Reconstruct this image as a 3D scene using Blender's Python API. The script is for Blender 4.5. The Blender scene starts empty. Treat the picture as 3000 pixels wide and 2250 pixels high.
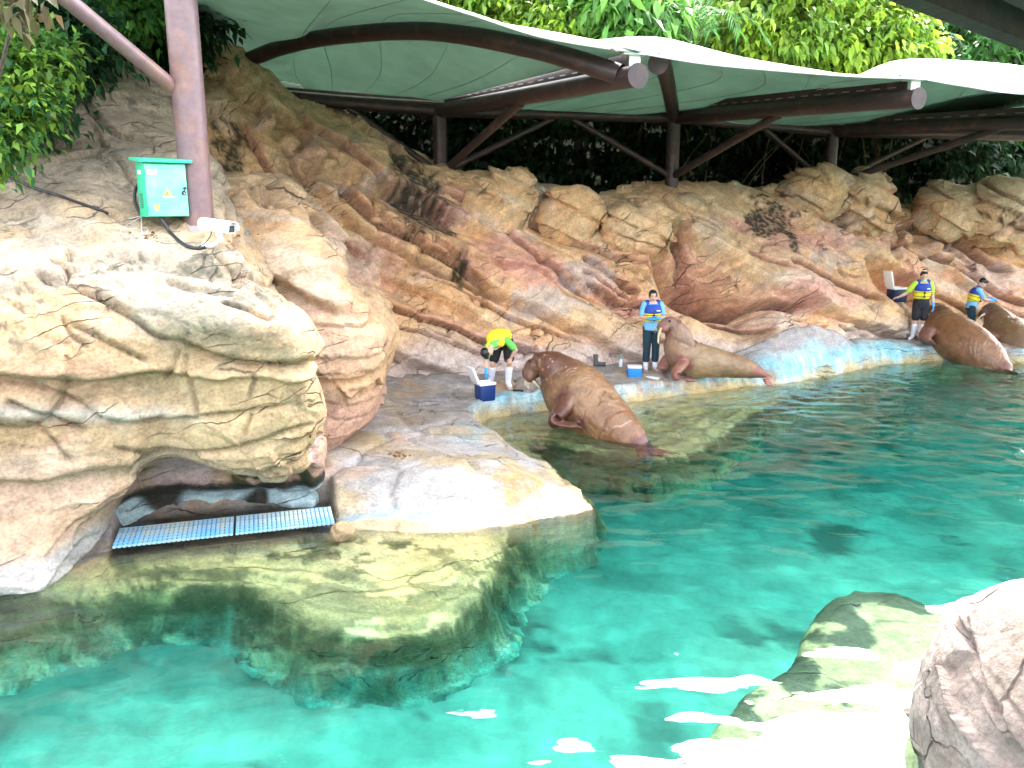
import bpy, bmesh, math, random
import numpy as np
from mathutils import Vector, Matrix

# ------------------------------------------------------------------ camera, sky, sun, exposure
scene = bpy.context.scene
COL = scene.collection
R = math.radians
CAM_H, PITCH, FPX = 3.7, R(12.5), 2427.0
cam = bpy.data.cameras.new('camera'); camo = bpy.data.objects.new('camera', cam); COL.objects.link(camo)
camo.location = (0, 0, CAM_H); camo.rotation_euler = (R(90) - PITCH, 0, 0)
cam.sensor_width = 36; cam.lens = FPX / 3000 * 36; cam.clip_start = 0.05; cam.clip_end = 500
scene.camera = camo
world = bpy.data.worlds.new('World'); scene.world = world; world.use_nodes = True
SUN_EL, SUN_AZ = R(46), R(25)          # azimuth clockwise from +Y: the sun stands ahead on the right behind thin cloud
nt = world.node_tree; nt.nodes.clear()
wo = nt.nodes.new('ShaderNodeOutputWorld'); bg = nt.nodes.new('ShaderNodeBackground')
sk = nt.nodes.new('ShaderNodeTexSky'); sk.sky_type = 'NISHITA'; sk.sun_disc = False
sk.sun_elevation = SUN_EL; sk.sun_rotation = SUN_AZ; sk.dust_density = 6.0; sk.air_density = 1.0; sk.ozone_density = 1.0
hs = nt.nodes.new('ShaderNodeHueSaturation'); hs.inputs['Saturation'].default_value = 0.3
nt.links.new(sk.outputs[0], hs.inputs['Color']); nt.links.new(hs.outputs[0], bg.inputs['Color'])
bg.inputs['Strength'].default_value = 0.15
nt.links.new(bg.outputs[0], wo.inputs[0])
sun = bpy.data.lights.new('sun', 'SUN'); suno = bpy.data.objects.new('sun', sun); COL.objects.link(suno)
sun.energy = 0.5; sun.angle = R(20); sun.color = (1.0, 0.96, 0.9)
sd = Vector((math.sin(SUN_AZ) * math.cos(SUN_EL), math.cos(SUN_AZ) * math.cos(SUN_EL), math.sin(SUN_EL)))
suno.rotation_euler = sd.to_track_quat('Z', 'Y').to_euler(); suno.location = (0, 0, 30)
vs = scene.view_settings; vs.view_transform = 'Standard'; vs.look = 'None'; vs.gamma = 1.0; vs.use_curve_mapping = False
vs.exposure = 3.95
cy = scene.cycles; cy.use_denoising = True; cy.max_bounces = 9; cy.transmission_bounces = 7; cy.transparent_max_bounces = 12
cy.diffuse_bounces = 3; cy.glossy_bounces = 3; cy.sample_clamp_indirect = 6.0; cy.caustics_refractive = True; cy.caustics_reflective = False
try:
    cy.denoiser = 'OPENIMAGEDENOISE'
except Exception:
    pass

# ------------------------------------------------------------------ helpers
CP, SP = math.cos(PITCH), math.sin(PITCH)
def uvY(u, v, Y):            # the world point seen at photo pixel (u,v) standing Y metres ahead
    xc, yc = (u - 1500) / FPX, (1125 - v) / FPX
    d = (xc, CP + yc * SP, -SP + yc * CP); t = Y / d[1]
    return (d[0] * t, Y, CAM_H + d[2] * t)
def uvz(u, v, z):            # the same, standing at height z
    xc, yc = (u - 1500) / FPX, (1125 - v) / FPX
    d = (xc, CP + yc * SP, -SP + yc * CP); t = (z - CAM_H) / d[2]
    return (d[0] * t, d[1] * t, z)

def proj(P):                 # photo pixel of world points
    d = P[:, 1] * CP - (P[:, 2] - CAM_H) * SP
    return 1500 + FPX * P[:, 0] / d, 1125 - FPX * (P[:, 1] * SP + (P[:, 2] - CAM_H) * CP) / d, d
def seams(P, lines, seed):
    """long joints of the rock: groove mask, and how far (m) a point lies under the joint's brow"""
    u, v, d = proj(P); k = d / FPX; wob = 5 * fbm(P * 2.5, 3, seed)
    g = np.zeros(len(P)); und = np.zeros(len(P)); ov = np.zeros(len(P))
    for pts, w, deep, over in lines:
        q = catmull(np.array(pts, float), np.linspace(0, len(pts) - 1, 14 * len(pts)))
        box = (u > q[:, 0].min() - 90) & (u < q[:, 0].max() + 90) & (v > q[:, 1].min() - 90) & (v < q[:, 1].max() + 130); ii = np.nonzero(box)[0]
        if not len(ii): continue
        uu, vv = u[ii], v[ii] + wob[ii]; best = np.full(len(ii), 1e9); sgn = np.zeros(len(ii)); tt = np.zeros(len(ii))
        for j in range(len(q) - 1):
            a, e = q[j], q[j + 1] - q[j]; t = np.clip(((uu - a[0]) * e[0] + (vv - a[1]) * e[1]) / (e @ e), 0, 1); dx, dy = uu - a[0] - t * e[0], vv - a[1] - t * e[1]; dd = np.hypot(dx, dy)
            nb = dd < best; best[nb] = dd[nb]; sgn[nb] = np.sign(e[0] * dy - e[1] * dx)[nb] * (1 if e[0] >= 0 else -1); tt[nb] = (j + t[nb]) / (len(q) - 1)
        m = best * k[ii]; fade = sstep(0, .12, tt) * sstep(1, .88, tt)
        g[ii] = np.maximum(g[ii], fade * deep * np.exp(-(m / w) ** 2))
        und[ii] = np.maximum(und[ii], fade * over * (sgn > 0) * np.exp(-m / .22)); ov[ii] = np.maximum(ov[ii], fade * over * (sgn <= 0) * np.exp(-(m / .18) ** 2))
    return g, und, ov
def h32(ix, iy, iz, seed):
    h = ix.astype(np.uint32) * np.uint32(374761393) + iy.astype(np.uint32) * np.uint32(668265263) + iz.astype(np.uint32) * np.uint32(2147483647) + np.uint32((seed * 1274126177) & 0xffffffff)
    h = (h ^ (h >> np.uint32(13))) * np.uint32(1274126177)
    h = (h ^ (h >> np.uint32(16))) * np.uint32(2246822519)
    return h ^ (h >> np.uint32(15))
def hf(ix, iy, iz, seed): return h32(ix, iy, iz, seed).astype(np.float64) / 4294967295.0
GR = np.random.RandomState(5).normal(size=(256, 3)); GR /= np.linalg.norm(GR, axis=1)[:, None]; GR = GR.astype(np.float32)
def perlin(P, seed=0):
    P = np.asarray(P, np.float32); I = np.floor(P); F = P - I; I = I.astype(np.int32)
    U = F * F * F * (F * (F * 6 - 15) + 10); out = np.zeros(len(P), np.float32)
    for dx in (0, 1):
        wx = U[:, 0] if dx else 1 - U[:, 0]
        for dy in (0, 1):
            wxy = wx * (U[:, 1] if dy else 1 - U[:, 1])
            for dz in (0, 1):
                wz = U[:, 2] if dz else 1 - U[:, 2]
                g = GR[h32(I[:, 0] + dx, I[:, 1] + dy, I[:, 2] + dz, seed) & np.uint32(255)]
                out += wxy * wz * (g[:, 0] * (F[:, 0] - dx) + g[:, 1] * (F[:, 1] - dy) + g[:, 2] * (F[:, 2] - dz))
    return out * 1.6
def fbm(P, o=4, seed=0, gain=.5):
    P = np.asarray(P, float); a, s, t = 1.0, 0, 0
    for i in range(o):
        s = s + a * perlin(P * (2.03 ** i) + i * 17.3, seed + i); t += a; a *= gain
    return s / t
def worley(P, seed=0, tilt=False):
    P = np.asarray(P, np.float32); I = np.floor(P).astype(np.int32); n = len(P)
    f1 = np.full(n, 9.0, np.float32); f2 = f1.copy(); hb = np.zeros(n, np.uint32); D = np.zeros((n, 3), np.float32); k = np.float32(1 / 1023.)
    for dx in (-1, 0, 1):
        for dy in (-1, 0, 1):
            for dz in (-1, 0, 1):
                a, b, c = I[:, 0] + dx, I[:, 1] + dy, I[:, 2] + dz
                h = h32(a, b, c, seed)
                ex = a + (h & 1023) * k - P[:, 0]; ey = b + ((h >> 10) & 1023) * k - P[:, 1]; ez = c + ((h >> 20) & 1023) * k - P[:, 2]
                d = ex * ex + ey * ey + ez * ez
                nf = d < f1
                f2 = np.where(nf, f1, np.minimum(f2, d)); hb = np.where(nf, h, hb); f1 = np.where(nf, d, f1)
                if tilt: D[nf, 0] = ex[nf]; D[nf, 1] = ey[nf]; D[nf, 2] = ez[nf]
    idc = ((hb >> 3) & 4095) / 4095.
    if tilt:
        h2 = h32(hb, hb >> 7, hb >> 3, seed + 1)
        r = np.stack([(h2 & 1023), (h2 >> 10) & 1023, (h2 >> 20) & 1023], 1) / 511.5 - 1
        return np.sqrt(f1), np.sqrt(f2), idc, (D * r).sum(1)
    return np.sqrt(f1), np.sqrt(f2), idc
def sstep(a, b, x): t = np.clip((x - a) / (b - a), 0, 1); return t * t * (3 - 2 * t)
def lerp(a, b, t): return a + (np.asarray(b) - a) * t
def cmix(c, d, t): t = np.clip(t, 0, 1)[:, None]; return c * (1 - t) + np.asarray(d, float)[None, :] * t

def mesh_np(name, V, F, mats=(), smooth=True, mi=None, col=None):
    V = np.asarray(V, np.float32); F = np.asarray(F, np.int32); k = F.shape[1]
    me = bpy.data.meshes.new(name); me.vertices.add(len(V)); me.vertices.foreach_set('co', V.ravel())
    me.loops.add(F.size); me.loops.foreach_set('vertex_index', F.ravel())
    me.polygons.add(len(F)); me.polygons.foreach_set('loop_start', np.arange(0, F.size, k, dtype=np.int32))
    if smooth: me.polygons.foreach_set('use_smooth', np.ones(len(F), bool))
    if mi is not None: me.polygons.foreach_set('material_index', np.asarray(mi, np.int32))
    for m in mats: me.materials.append(m)
    me.update(calc_edges=True)
    if col is not None: set_col(me, col)
    return me
def set_col(me, col):
    a = me.color_attributes.new('Col', 'FLOAT_COLOR', 'POINT')
    c = np.ones((len(me.vertices), 4), np.float32); c[:, :3] = np.clip(col, 0, 1); a.data.foreach_set('color', c.ravel())
def verts(me):
    a = np.empty(len(me.vertices) * 3, np.float32); me.vertices.foreach_get('co', a); return a.reshape(-1, 3).astype(float)
def put(name, me, parent=None, label=None, cat=None, group=None, kind=None, loc=None, rot=None):
    o = bpy.data.objects.new(name, me); COL.objects.link(o)
    if parent: o.parent = parent
    if loc is not None: o.location = loc
    if rot is not None: o.rotation_euler = rot
    for k, v in (('label', label), ('category', cat), ('group', group), ('kind', kind)):
        if v: o[k] = v
    return o
def empty(name, loc, label, cat, group=None, rz=0):
    o = bpy.data.objects.new(name, None); COL.objects.link(o); o.location = loc; o.rotation_euler = (0, 0, rz); o.empty_display_size = .1
    o['label'] = label; o['category'] = cat
    if group: o['group'] = group
    return o
def grid_faces(m, n):        # m rows (slow), n columns (fast)
    i = np.arange(m - 1)[:, None] * n + np.arange(n - 1)[None, :]
    return np.stack([i, i + 1, i + n + 1, i + n], -1).reshape(-1, 4)
def catmull(C, ts):          # C (k, ...) control rows; ts in 0..k-1
    C = np.asarray(C, float); k = len(C); ts = np.clip(ts, 0, k - 1 - 1e-9); i = np.floor(ts).astype(int); f = (ts - i).reshape(-1, *([1] * (C.ndim - 1)))
    g = lambda j: C[np.clip(j, 0, k - 1)]
    p0, p1, p2, p3 = g(i - 1), g(i), g(i + 1), g(i + 2)
    return .5 * ((2 * p1) + (-p0 + p2) * f + (2 * p0 - 5 * p1 + 4 * p2 - p3) * f ** 2 + (-p0 + 3 * p1 - 3 * p2 + p3) * f ** 3)
def net(ctrl, m, n):         # ctrl [col][row] of points -> m x n surface, columns first; arc length even
    C = np.asarray(ctrl, float)
    A = catmull(C, np.linspace(0, len(C) - 1, m))
    B = catmull(np.swapaxes(A, 0, 1), np.linspace(0, C.shape[1] - 1, n))
    return np.swapaxes(B, 0, 1)
def resample(S):             # even out spacing along both directions of a surface grid
    for ax in (0, 1):
        T = np.swapaxes(S, 0, ax); d = np.linalg.norm(np.diff(T, axis=0), axis=2).mean(1); s = np.concatenate([[0], np.cumsum(d)])
        q = np.linspace(0, s[-1], len(s)); i = np.clip(np.searchsorted(s, q) - 1, 0, len(s) - 2); f = ((q - s[i]) / np.maximum(s[i + 1] - s[i], 1e-9))[:, None, None]
        S = np.swapaxes(T[i] * (1 - f) + T[i + 1] * f, 0, ax)
    return S
def gnormals(S):
    a = np.gradient(S, axis=0); b = np.gradient(S, axis=1); n = np.cross(a, b); return n / (np.linalg.norm(n, axis=2, keepdims=True) + 1e-9)

# ------------------------------------------------------------------ materials
def mat(name, rgb=(.5, .5, .5), rough=.6, metal=0, attr=False, grain=0.0, gscale=30, bump=0.0, bscale=40, spec=.5, coat=0, alt=None, altscale=4, altlo=.45, althi=.6, transl=0):
    m = bpy.data.materials.new(name); m.use_nodes = True; t = m.node_tree; b = t.nodes['Principled BSDF']; L = t.links.new
    b.inputs['Roughness'].default_value = rough; b.inputs['Metallic'].default_value = metal; b.inputs['Specular IOR Level'].default_value = spec
    b.inputs['Coat Weight'].default_value = coat
    b.inputs['Base Color'].default_value = (*rgb, 1)
    tc = t.nodes.new('ShaderNodeTexCoord'); src = None
    if attr:
        a = t.nodes.new('ShaderNodeAttribute'); a.attribute_name = 'Col'; src = a.outputs['Color']
    if alt:
        n = t.nodes.new('ShaderNodeTexNoise'); n.inputs['Scale'].default_value = altscale; n.inputs['Detail'].default_value = 6; n.inputs['Roughness'].default_value = .6
        L(tc.outputs['Object'], n.inputs['Vector'])
        r = t.nodes.new('ShaderNodeMapRange'); r.inputs[1].default_value = altlo; r.inputs[2].default_value = althi; L(n.outputs['Fac'], r.inputs[0])
        x = t.nodes.new('ShaderNodeMix'); x.data_type = 'RGBA'; L(r.outputs[0], x.inputs['Factor'])
        if src: L(src, x.inputs['A'])
        else: x.inputs['A'].default_value = (*rgb, 1)
        x.inputs['B'].default_value = (*alt, 1); src = x.outputs['Result']
    if grain > 0:
        n = t.nodes.new('ShaderNodeTexNoise'); n.inputs['Scale'].default_value = gscale; n.inputs['Detail'].default_value = 8; n.inputs['Roughness'].default_value = .65
        L(tc.outputs['Object'], n.inputs['Vector'])
        r = t.nodes.new('ShaderNodeMapRange'); r.inputs[1].default_value = .3; r.inputs[2].default_value = .7; r.inputs[3].default_value = 1 - grain; r.inputs[4].default_value = 1 + grain
        L(n.outputs['Fac'], r.inputs[0])
        x = t.nodes.new('ShaderNodeMix'); x.data_type = 'RGBA'; x.blend_type = 'MULTIPLY'; x.inputs['Factor'].default_value = 1
        if src: L(src, x.inputs['A'])
        else: x.inputs['A'].default_value = (*rgb, 1)
        L(r.outputs[0], x.inputs['B']); src = x.outputs['Result']
    if src: L(src, b.inputs['Base Color'])
    if bump > 0:
        n = t.nodes.new('ShaderNodeTexNoise'); n.inputs['Scale'].default_value = bscale; n.inputs['Detail'].default_value = 8; n.inputs['Roughness'].default_value = .6
        L(tc.outputs['Object'], n.inputs['Vector'])
        u = t.nodes.new('ShaderNodeBump'); u.inputs['Strength'].default_value = 1; u.inputs['Distance'].default_value = bump; L(n.outputs['Fac'], u.inputs['Height']); L(u.outputs[0], b.inputs['Normal'])
    if transl > 0:
        tr = t.nodes.new('ShaderNodeBsdfTranslucent'); mx = t.nodes.new('ShaderNodeMixShader'); mx.inputs[0].default_value = transl
        if src: L(src, tr.inputs['Color'])
        else: tr.inputs['Color'].default_value = (*rgb, 1)
        out = t.nodes['Material Output']; L(b.outputs[0], mx.inputs[1]); L(tr.outputs[0], mx.inputs[2]); L(mx.outputs[0], out.inputs['Surface'])
    return m

M = {}
def rock_mat(name, rough, dip, cr=.8, bmp=.03, wet=0):
    m = mat(name, attr=True, rough=rough, grain=.24, gscale=6, spec=.25); t = m.node_tree; L = t.links.new; b = t.nodes['Principled BSDF']
    N = lambda k: t.nodes.new('ShaderNode' + k)
    tc = N('TexCoord'); mp = N('Mapping'); mp.inputs['Rotation'].default_value = (0, dip, 0); L(tc.outputs['Object'], mp.inputs[0])
    wn = N('TexNoise'); wn.inputs['Scale'].default_value = 1.1; wn.inputs['Detail'].default_value = 5; L(mp.outputs[0], wn.inputs['Vector'])
    ws = N('VectorMath'); ws.operation = 'MULTIPLY_ADD'; ws.inputs[1].default_value = (.55, .55, .55); L(wn.outputs['Color'], ws.inputs[0]); L(mp.outputs[0], ws.inputs[2])
    hs = []
    for sc, wd, lo in (((.22, .6, 1.6), .009, .50), ((.5, 1.2, 4.0), .024, .56)):
        m2 = N('Mapping'); m2.inputs['Scale'].default_value = sc; L(ws.outputs[0], m2.inputs[0])
        v = N('TexVoronoi'); v.feature = 'DISTANCE_TO_EDGE'; v.inputs['Scale'].default_value = 1.0; L(m2.outputs[0], v.inputs['Vector'])
        r = N('MapRange'); r.inputs[1].default_value = 0; r.inputs[2].default_value = wd; r.inputs[3].default_value = 1; r.inputs[4].default_value = 0; L(v.outputs['Distance'], r.inputs[0])
        k = N('TexNoise'); k.inputs['Scale'].default_value = .9; k.inputs['Detail'].default_value = 3; m3 = N('VectorMath'); m3.operation = 'ADD'; m3.inputs[1].default_value = (lo * 31, 3, 5); L(mp.outputs[0], m3.inputs[0]); L(m3.outputs[0], k.inputs['Vector'])
        kr = N('MapRange'); kr.inputs[1].default_value = lo; kr.inputs[2].default_value = lo + .12; L(k.outputs['Fac'], kr.inputs[0])
        x = N('Math'); x.operation = 'MULTIPLY'; L(r.outputs[0], x.inputs[0]); L(kr.outputs[0], x.inputs[1]); hs.append(x)
    mx = N('Math'); mx.operation = 'MAXIMUM'; L(hs[0].outputs[0], mx.inputs[0]); L(hs[1].outputs[0], mx.inputs[1])
    cm = N('Mix'); cm.data_type = 'RGBA'; cs = N('Math'); cs.operation = 'MULTIPLY'; cs.inputs[1].default_value = cr; L(mx.outputs[0], cs.inputs[0]); L(cs.outputs[0], cm.inputs['Factor'])
    src = b.inputs['Base Color'].links[0].from_socket
    for sc, det, lo, hi, a0, a1 in (((1.2, 1.2, 6.5), 6, .35, .68, .78, 1.16), ((26, 26, 34), 4, .30, .62, .70, 1.10)):   # streaks along the bedding, then grit
        mq = N('Mapping'); mq.inputs['Scale'].default_value = sc; L(ws.outputs[0] if sc[0] < 5 else mp.outputs[0], mq.inputs[0])
        qn = N('TexNoise'); qn.inputs['Scale'].default_value = 1.0; qn.inputs['Detail'].default_value = det; qn.inputs['Roughness'].default_value = .62; L(mq.outputs[0], qn.inputs['Vector'])
        qr = N('MapRange'); qr.inputs[1].default_value = lo; qr.inputs[2].default_value = hi; qr.inputs[3].default_value = a0; qr.inputs[4].default_value = a1; L(qn.outputs['Fac'], qr.inputs[0])
        qm = N('Mix'); qm.data_type = 'RGBA'; qm.blend_type = 'MULTIPLY'; qm.inputs['Factor'].default_value = 1; L(src, qm.inputs['A']); L(qr.outputs[0], qm.inputs['B']); src = qm.outputs['Result']
    L(src, cm.inputs['A']); cm.inputs['B'].default_value = (.07, .045, .035, 1); L(cm.outputs['Result'], b.inputs['Base Color'])
    m4 = N('Mapping'); m4.inputs['Scale'].default_value = (1, 1, 2.2); L(ws.outputs[0], m4.inputs[0])
    rn = N('TexNoise'); rn.noise_type = 'RIDGED_MULTIFRACTAL'; rn.inputs['Scale'].default_value = 2.0; rn.inputs['Detail'].default_value = 8; rn.inputs['Roughness'].default_value = .62; L(m4.outputs[0], rn.inputs['Vector'])
    fn = N('TexNoise'); fn.inputs['Scale'].default_value = 14; fn.inputs['Detail'].default_value = 8; fn.inputs['Roughness'].default_value = .65; L(tc.outputs['Object'], fn.inputs['Vector'])
    h1 = N('Math'); h1.operation = 'MULTIPLY_ADD'; h1.inputs[1].default_value = .35; L(rn.outputs['Fac'], h1.inputs[0])
    h0 = N('Math'); h0.operation = 'MULTIPLY'; h0.inputs[1].default_value = .6; L(fn.outputs['Fac'], h0.inputs[0]); L(h0.outputs[0], h1.inputs[2])
    h2 = N('Math'); h2.operation = 'MULTIPLY_ADD'; h2.inputs[1].default_value = -1.0; L(mx.outputs[0], h2.inputs[0]); L(h1.outputs[0], h2.inputs[2])
    bu = N('Bump'); bu.inputs['Strength'].default_value = 1; bu.inputs['Distance'].default_value = bmp; L(h2.outputs[0], bu.inputs['Height']); L(bu.outputs[0], b.inputs['Normal'])
    return m
M['rock'] = rock_mat('rock', .85, R(27), .8, .055)
M['pale'] = rock_mat('pale_rock', .85, R(14), .55, .045)
M['smooth'] = rock_mat('smooth_rock', .85, R(40), .45, .05)
M['wetrock'] = rock_mat('ledge_rock', .6, R(0), .4, .04)
M['steel'] = mat('painted_steel', (.032, .02, .02), rough=.45, alt=(.10, .045, .032), altscale=3.5, altlo=.52, althi=.72, grain=.15, gscale=12, bump=.002, bscale=30)
M['pillar'] = mat('rusty_purple_paint', (.165, .105, .115), rough=.4, alt=(.23, .125, .095), altscale=3, altlo=.48, althi=.68, grain=.2, gscale=9, bump=.002, bscale=30)
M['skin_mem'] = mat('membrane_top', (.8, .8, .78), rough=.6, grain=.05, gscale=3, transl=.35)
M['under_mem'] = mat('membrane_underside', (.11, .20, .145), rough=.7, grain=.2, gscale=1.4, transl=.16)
M['white'] = mat('white_plastic', (.78, .79, .8), rough=.4)
M['black'] = mat('black_rubber', (.015, .016, .02), rough=.5)
M['darkgrey'] = mat('dark_grey_plastic', (.05, .055, .06), rough=.5)

# ------------------------------------------------------------------ rock shaping
def nrm(v): v = np.asarray(v, float); return v / np.linalg.norm(v)
def strata(P, n, along, thick, seed, warp=.35, wf=.35):
    q = P @ n + warp * fbm(P * wf, 3, seed + 1) + .05 * fbm(P * 2.2, 3, seed + 2)
    q = q / thick
    Z = np.zeros_like(q); q = q + .55 * perlin(np.stack([q * .8, Z + .5, Z + .5], 1), seed + 3)
    k = np.floor(q); f = q - k
    a = P @ along
    kz = np.zeros(len(k), np.int32); rk = hf(k.astype(np.int32), kz, kz, seed + 9)
    m = perlin(np.stack([a * .55, k * 3.7, Z + .3], 1), seed + 4)
    return k, f, rk, m, a
def rock_disp(P, n, along, seed, big=(1.0, .22), small=(.32, .06), crack=.06, lump=.12, chip=.03, cells=(1.1, .05)):
    """offset along the normal, plus masks used for pigment"""
    P = np.asarray(P, np.float32)
    off = lump * fbm(P * .5, 2, seed + 40) * 2
    k, f, rk, m, a = strata(P, n, along, big[0], seed)
    e = np.minimum(f, 1 - f) * big[0]
    off = off + big[1] * ((rk - .5) * 1.3 + 1.1 * m) * sstep(0, .045, e) + big[1] * .95 * (sstep(0, .07, f) * (1 - f) - .4)
    k2, f2, rk2, m2, a2 = strata(P, n, along, small[0], seed + 50, warp=.25, wf=.5)
    e2 = np.minimum(f2, 1 - f2) * small[0]
    zone = sstep(-.15, .25, fbm(P * .45, 2, seed + 77))
    off = off + small[1] * ((rk2 - .5) * 2.0 + 1.2 * m2 + 1.1 * (sstep(0, .1, f2) * (1 - f2))) * (.3 + .7 * zone) * sstep(0, .03, e2)
    w = fbm(P * .5, 2, seed + 61)
    g1 = np.exp(-(e / .035) ** 2) * sstep(-.25, .15, w)
    g2 = np.exp(-(e2 / .02) ** 2) * sstep(0., .3, fbm(P * .8, 2, seed + 62)) * (.3 + .7 * zone)
    # joints across the strata: cells stretched along the bedding, each face tilted its own way
    Wp = np.stack([fbm(P * 1.1, 2, seed + 71), fbm(P * 1.1, 2, seed + 72), fbm(P * 1.1, 2, seed + 73)], 1)
    Q = np.stack([P @ along * .32, P @ n * 1.05, P @ np.cross(n, along) * .6], 1)
    w1, w2, wid, wt = worley(Q / cells[0] + .35 * Wp, seed + 5, True)
    ed = w2 - w1
    g3 = np.exp(-(ed / .03) ** 2) * sstep(-.15, .2, w)
    off = off + cells[1] * (wid - .5) * 2 * sstep(0, .06, ed) + cells[1] * 2.2 * wt
    v1, v2, vid, vt = worley(Q / cells[0] * 2.7 + .5 * Wp + 7, seed + 6, True)
    off = off + cells[1] * .4 * (vid - .5) * sstep(0, .08, v2 - v1) * zone + cells[1] * .5 * vt * zone
    off = off - crack * (1.2 * g1 + .6 * g2 + .8 * g3)
    r = 1 - np.abs(fbm(P * 2.2, 4, seed + 81, .6)) * 2
    off = off + chip * r
    return off, dict(layer=rk, layer2=rk2, g1=g1, g2=g2, g3=g3, cell=wid, zone=zone, f=f)
def shade_rock(P, mk, seed, pal, wp=.5, wo=.5, ww=.5, st=(1, 1, 1), dirt=.5):
    """pigment of the sprayed concrete: tan ground, orange, pink and chalky washes along the bedding"""
    Q = P * np.asarray(st)
    c = np.tile(np.asarray(pal['tan'], float), (len(P), 1))
    c = cmix(c, pal['orange'], wo * sstep(-.25, .35, fbm(Q * .8, 4, seed + 1) + .35 * (mk['layer'] - .5)))
    c = cmix(c, pal['white'], ww * sstep(.0, .38, fbm(Q * .75 + 31, 5, seed + 2, .6) + .3 * (mk['layer2'] - .5)))
    c = cmix(c, pal['pink'], wp * sstep(.05, .4, fbm(Q * .6 + 57, 4, seed + 3) + .15 * (mk['g1'] + mk['g3'])))
    c = cmix(c, pal['grey'], .5 * sstep(.15, .45, fbm(P * 1.3 + 11, 5, seed + 4, .6)))
    c = c * (1 + .13 * fbm(P * 6, 4, seed + 5))[:, None]
    veins = np.clip(mk['g1'] * .8 + mk['g2'] * .6 + mk['g3'] * .9, 0, 1) * sstep(-.3, .2, fbm(P * 1.7, 3, seed + 6))
    c = cmix(c, pal['vein'], dirt * veins)
    return c
def blot(P, c, r, seed, st=(1, 1, 1), rag=.6):
    d = np.linalg.norm((P - np.asarray(c)) * np.asarray(st), axis=1) / r; o = np.zeros(len(P)); i = np.nonzero(d < 2.6)[0]
    if len(i):
        Q = P[i]; o[i] = sstep(.2, -.15, d[i] - 1 + rag * fbm(Q * 3.2, 5, seed, .65) * 2.2) * (.45 + .55 * sstep(-.22, .12, fbm(Q * 11, 3, seed + 1)))
    return o
PAL_WALL = dict(tan=(.73, .485, .285), orange=(.75, .42, .20), white=(.78, .64, .55), pink=(.72, .36, .285), grey=(.60, .46, .36), vein=(.11, .06, .04))
PAL_PALE = dict(tan=(.40, .285, .165), orange=(.44, .26, .135), white=(.415, .35, .28), pink=(.42, .25, .185), grey=(.27, .24, .195), vein=(.11, .08, .05))
MOSS = (.028, .032, .022)
# ------------------------------------------------------------------ the rock wall
def rock_sheet(ctrl, step, n_dip, along, seed, **kw):
    C = net(ctrl, 60, 40)
    w = np.linalg.norm(np.diff(C, axis=0), axis=2).sum(0).max(); h = np.linalg.norm(np.diff(C, axis=1), axis=2).sum(1).max()
    m, n = int(w / step), int(h / step)
    S = resample(net(ctrl, m, n)); N = gnormals(S)
    return S, N, m, n
def finish_sheet(name, S, m, n, col, material, **kw):
    me = mesh_np(name, S.reshape(-1, 3), grid_faces(m, n)[:, ::-1], [material], col=col)
    return put(name, me, **kw)

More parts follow.
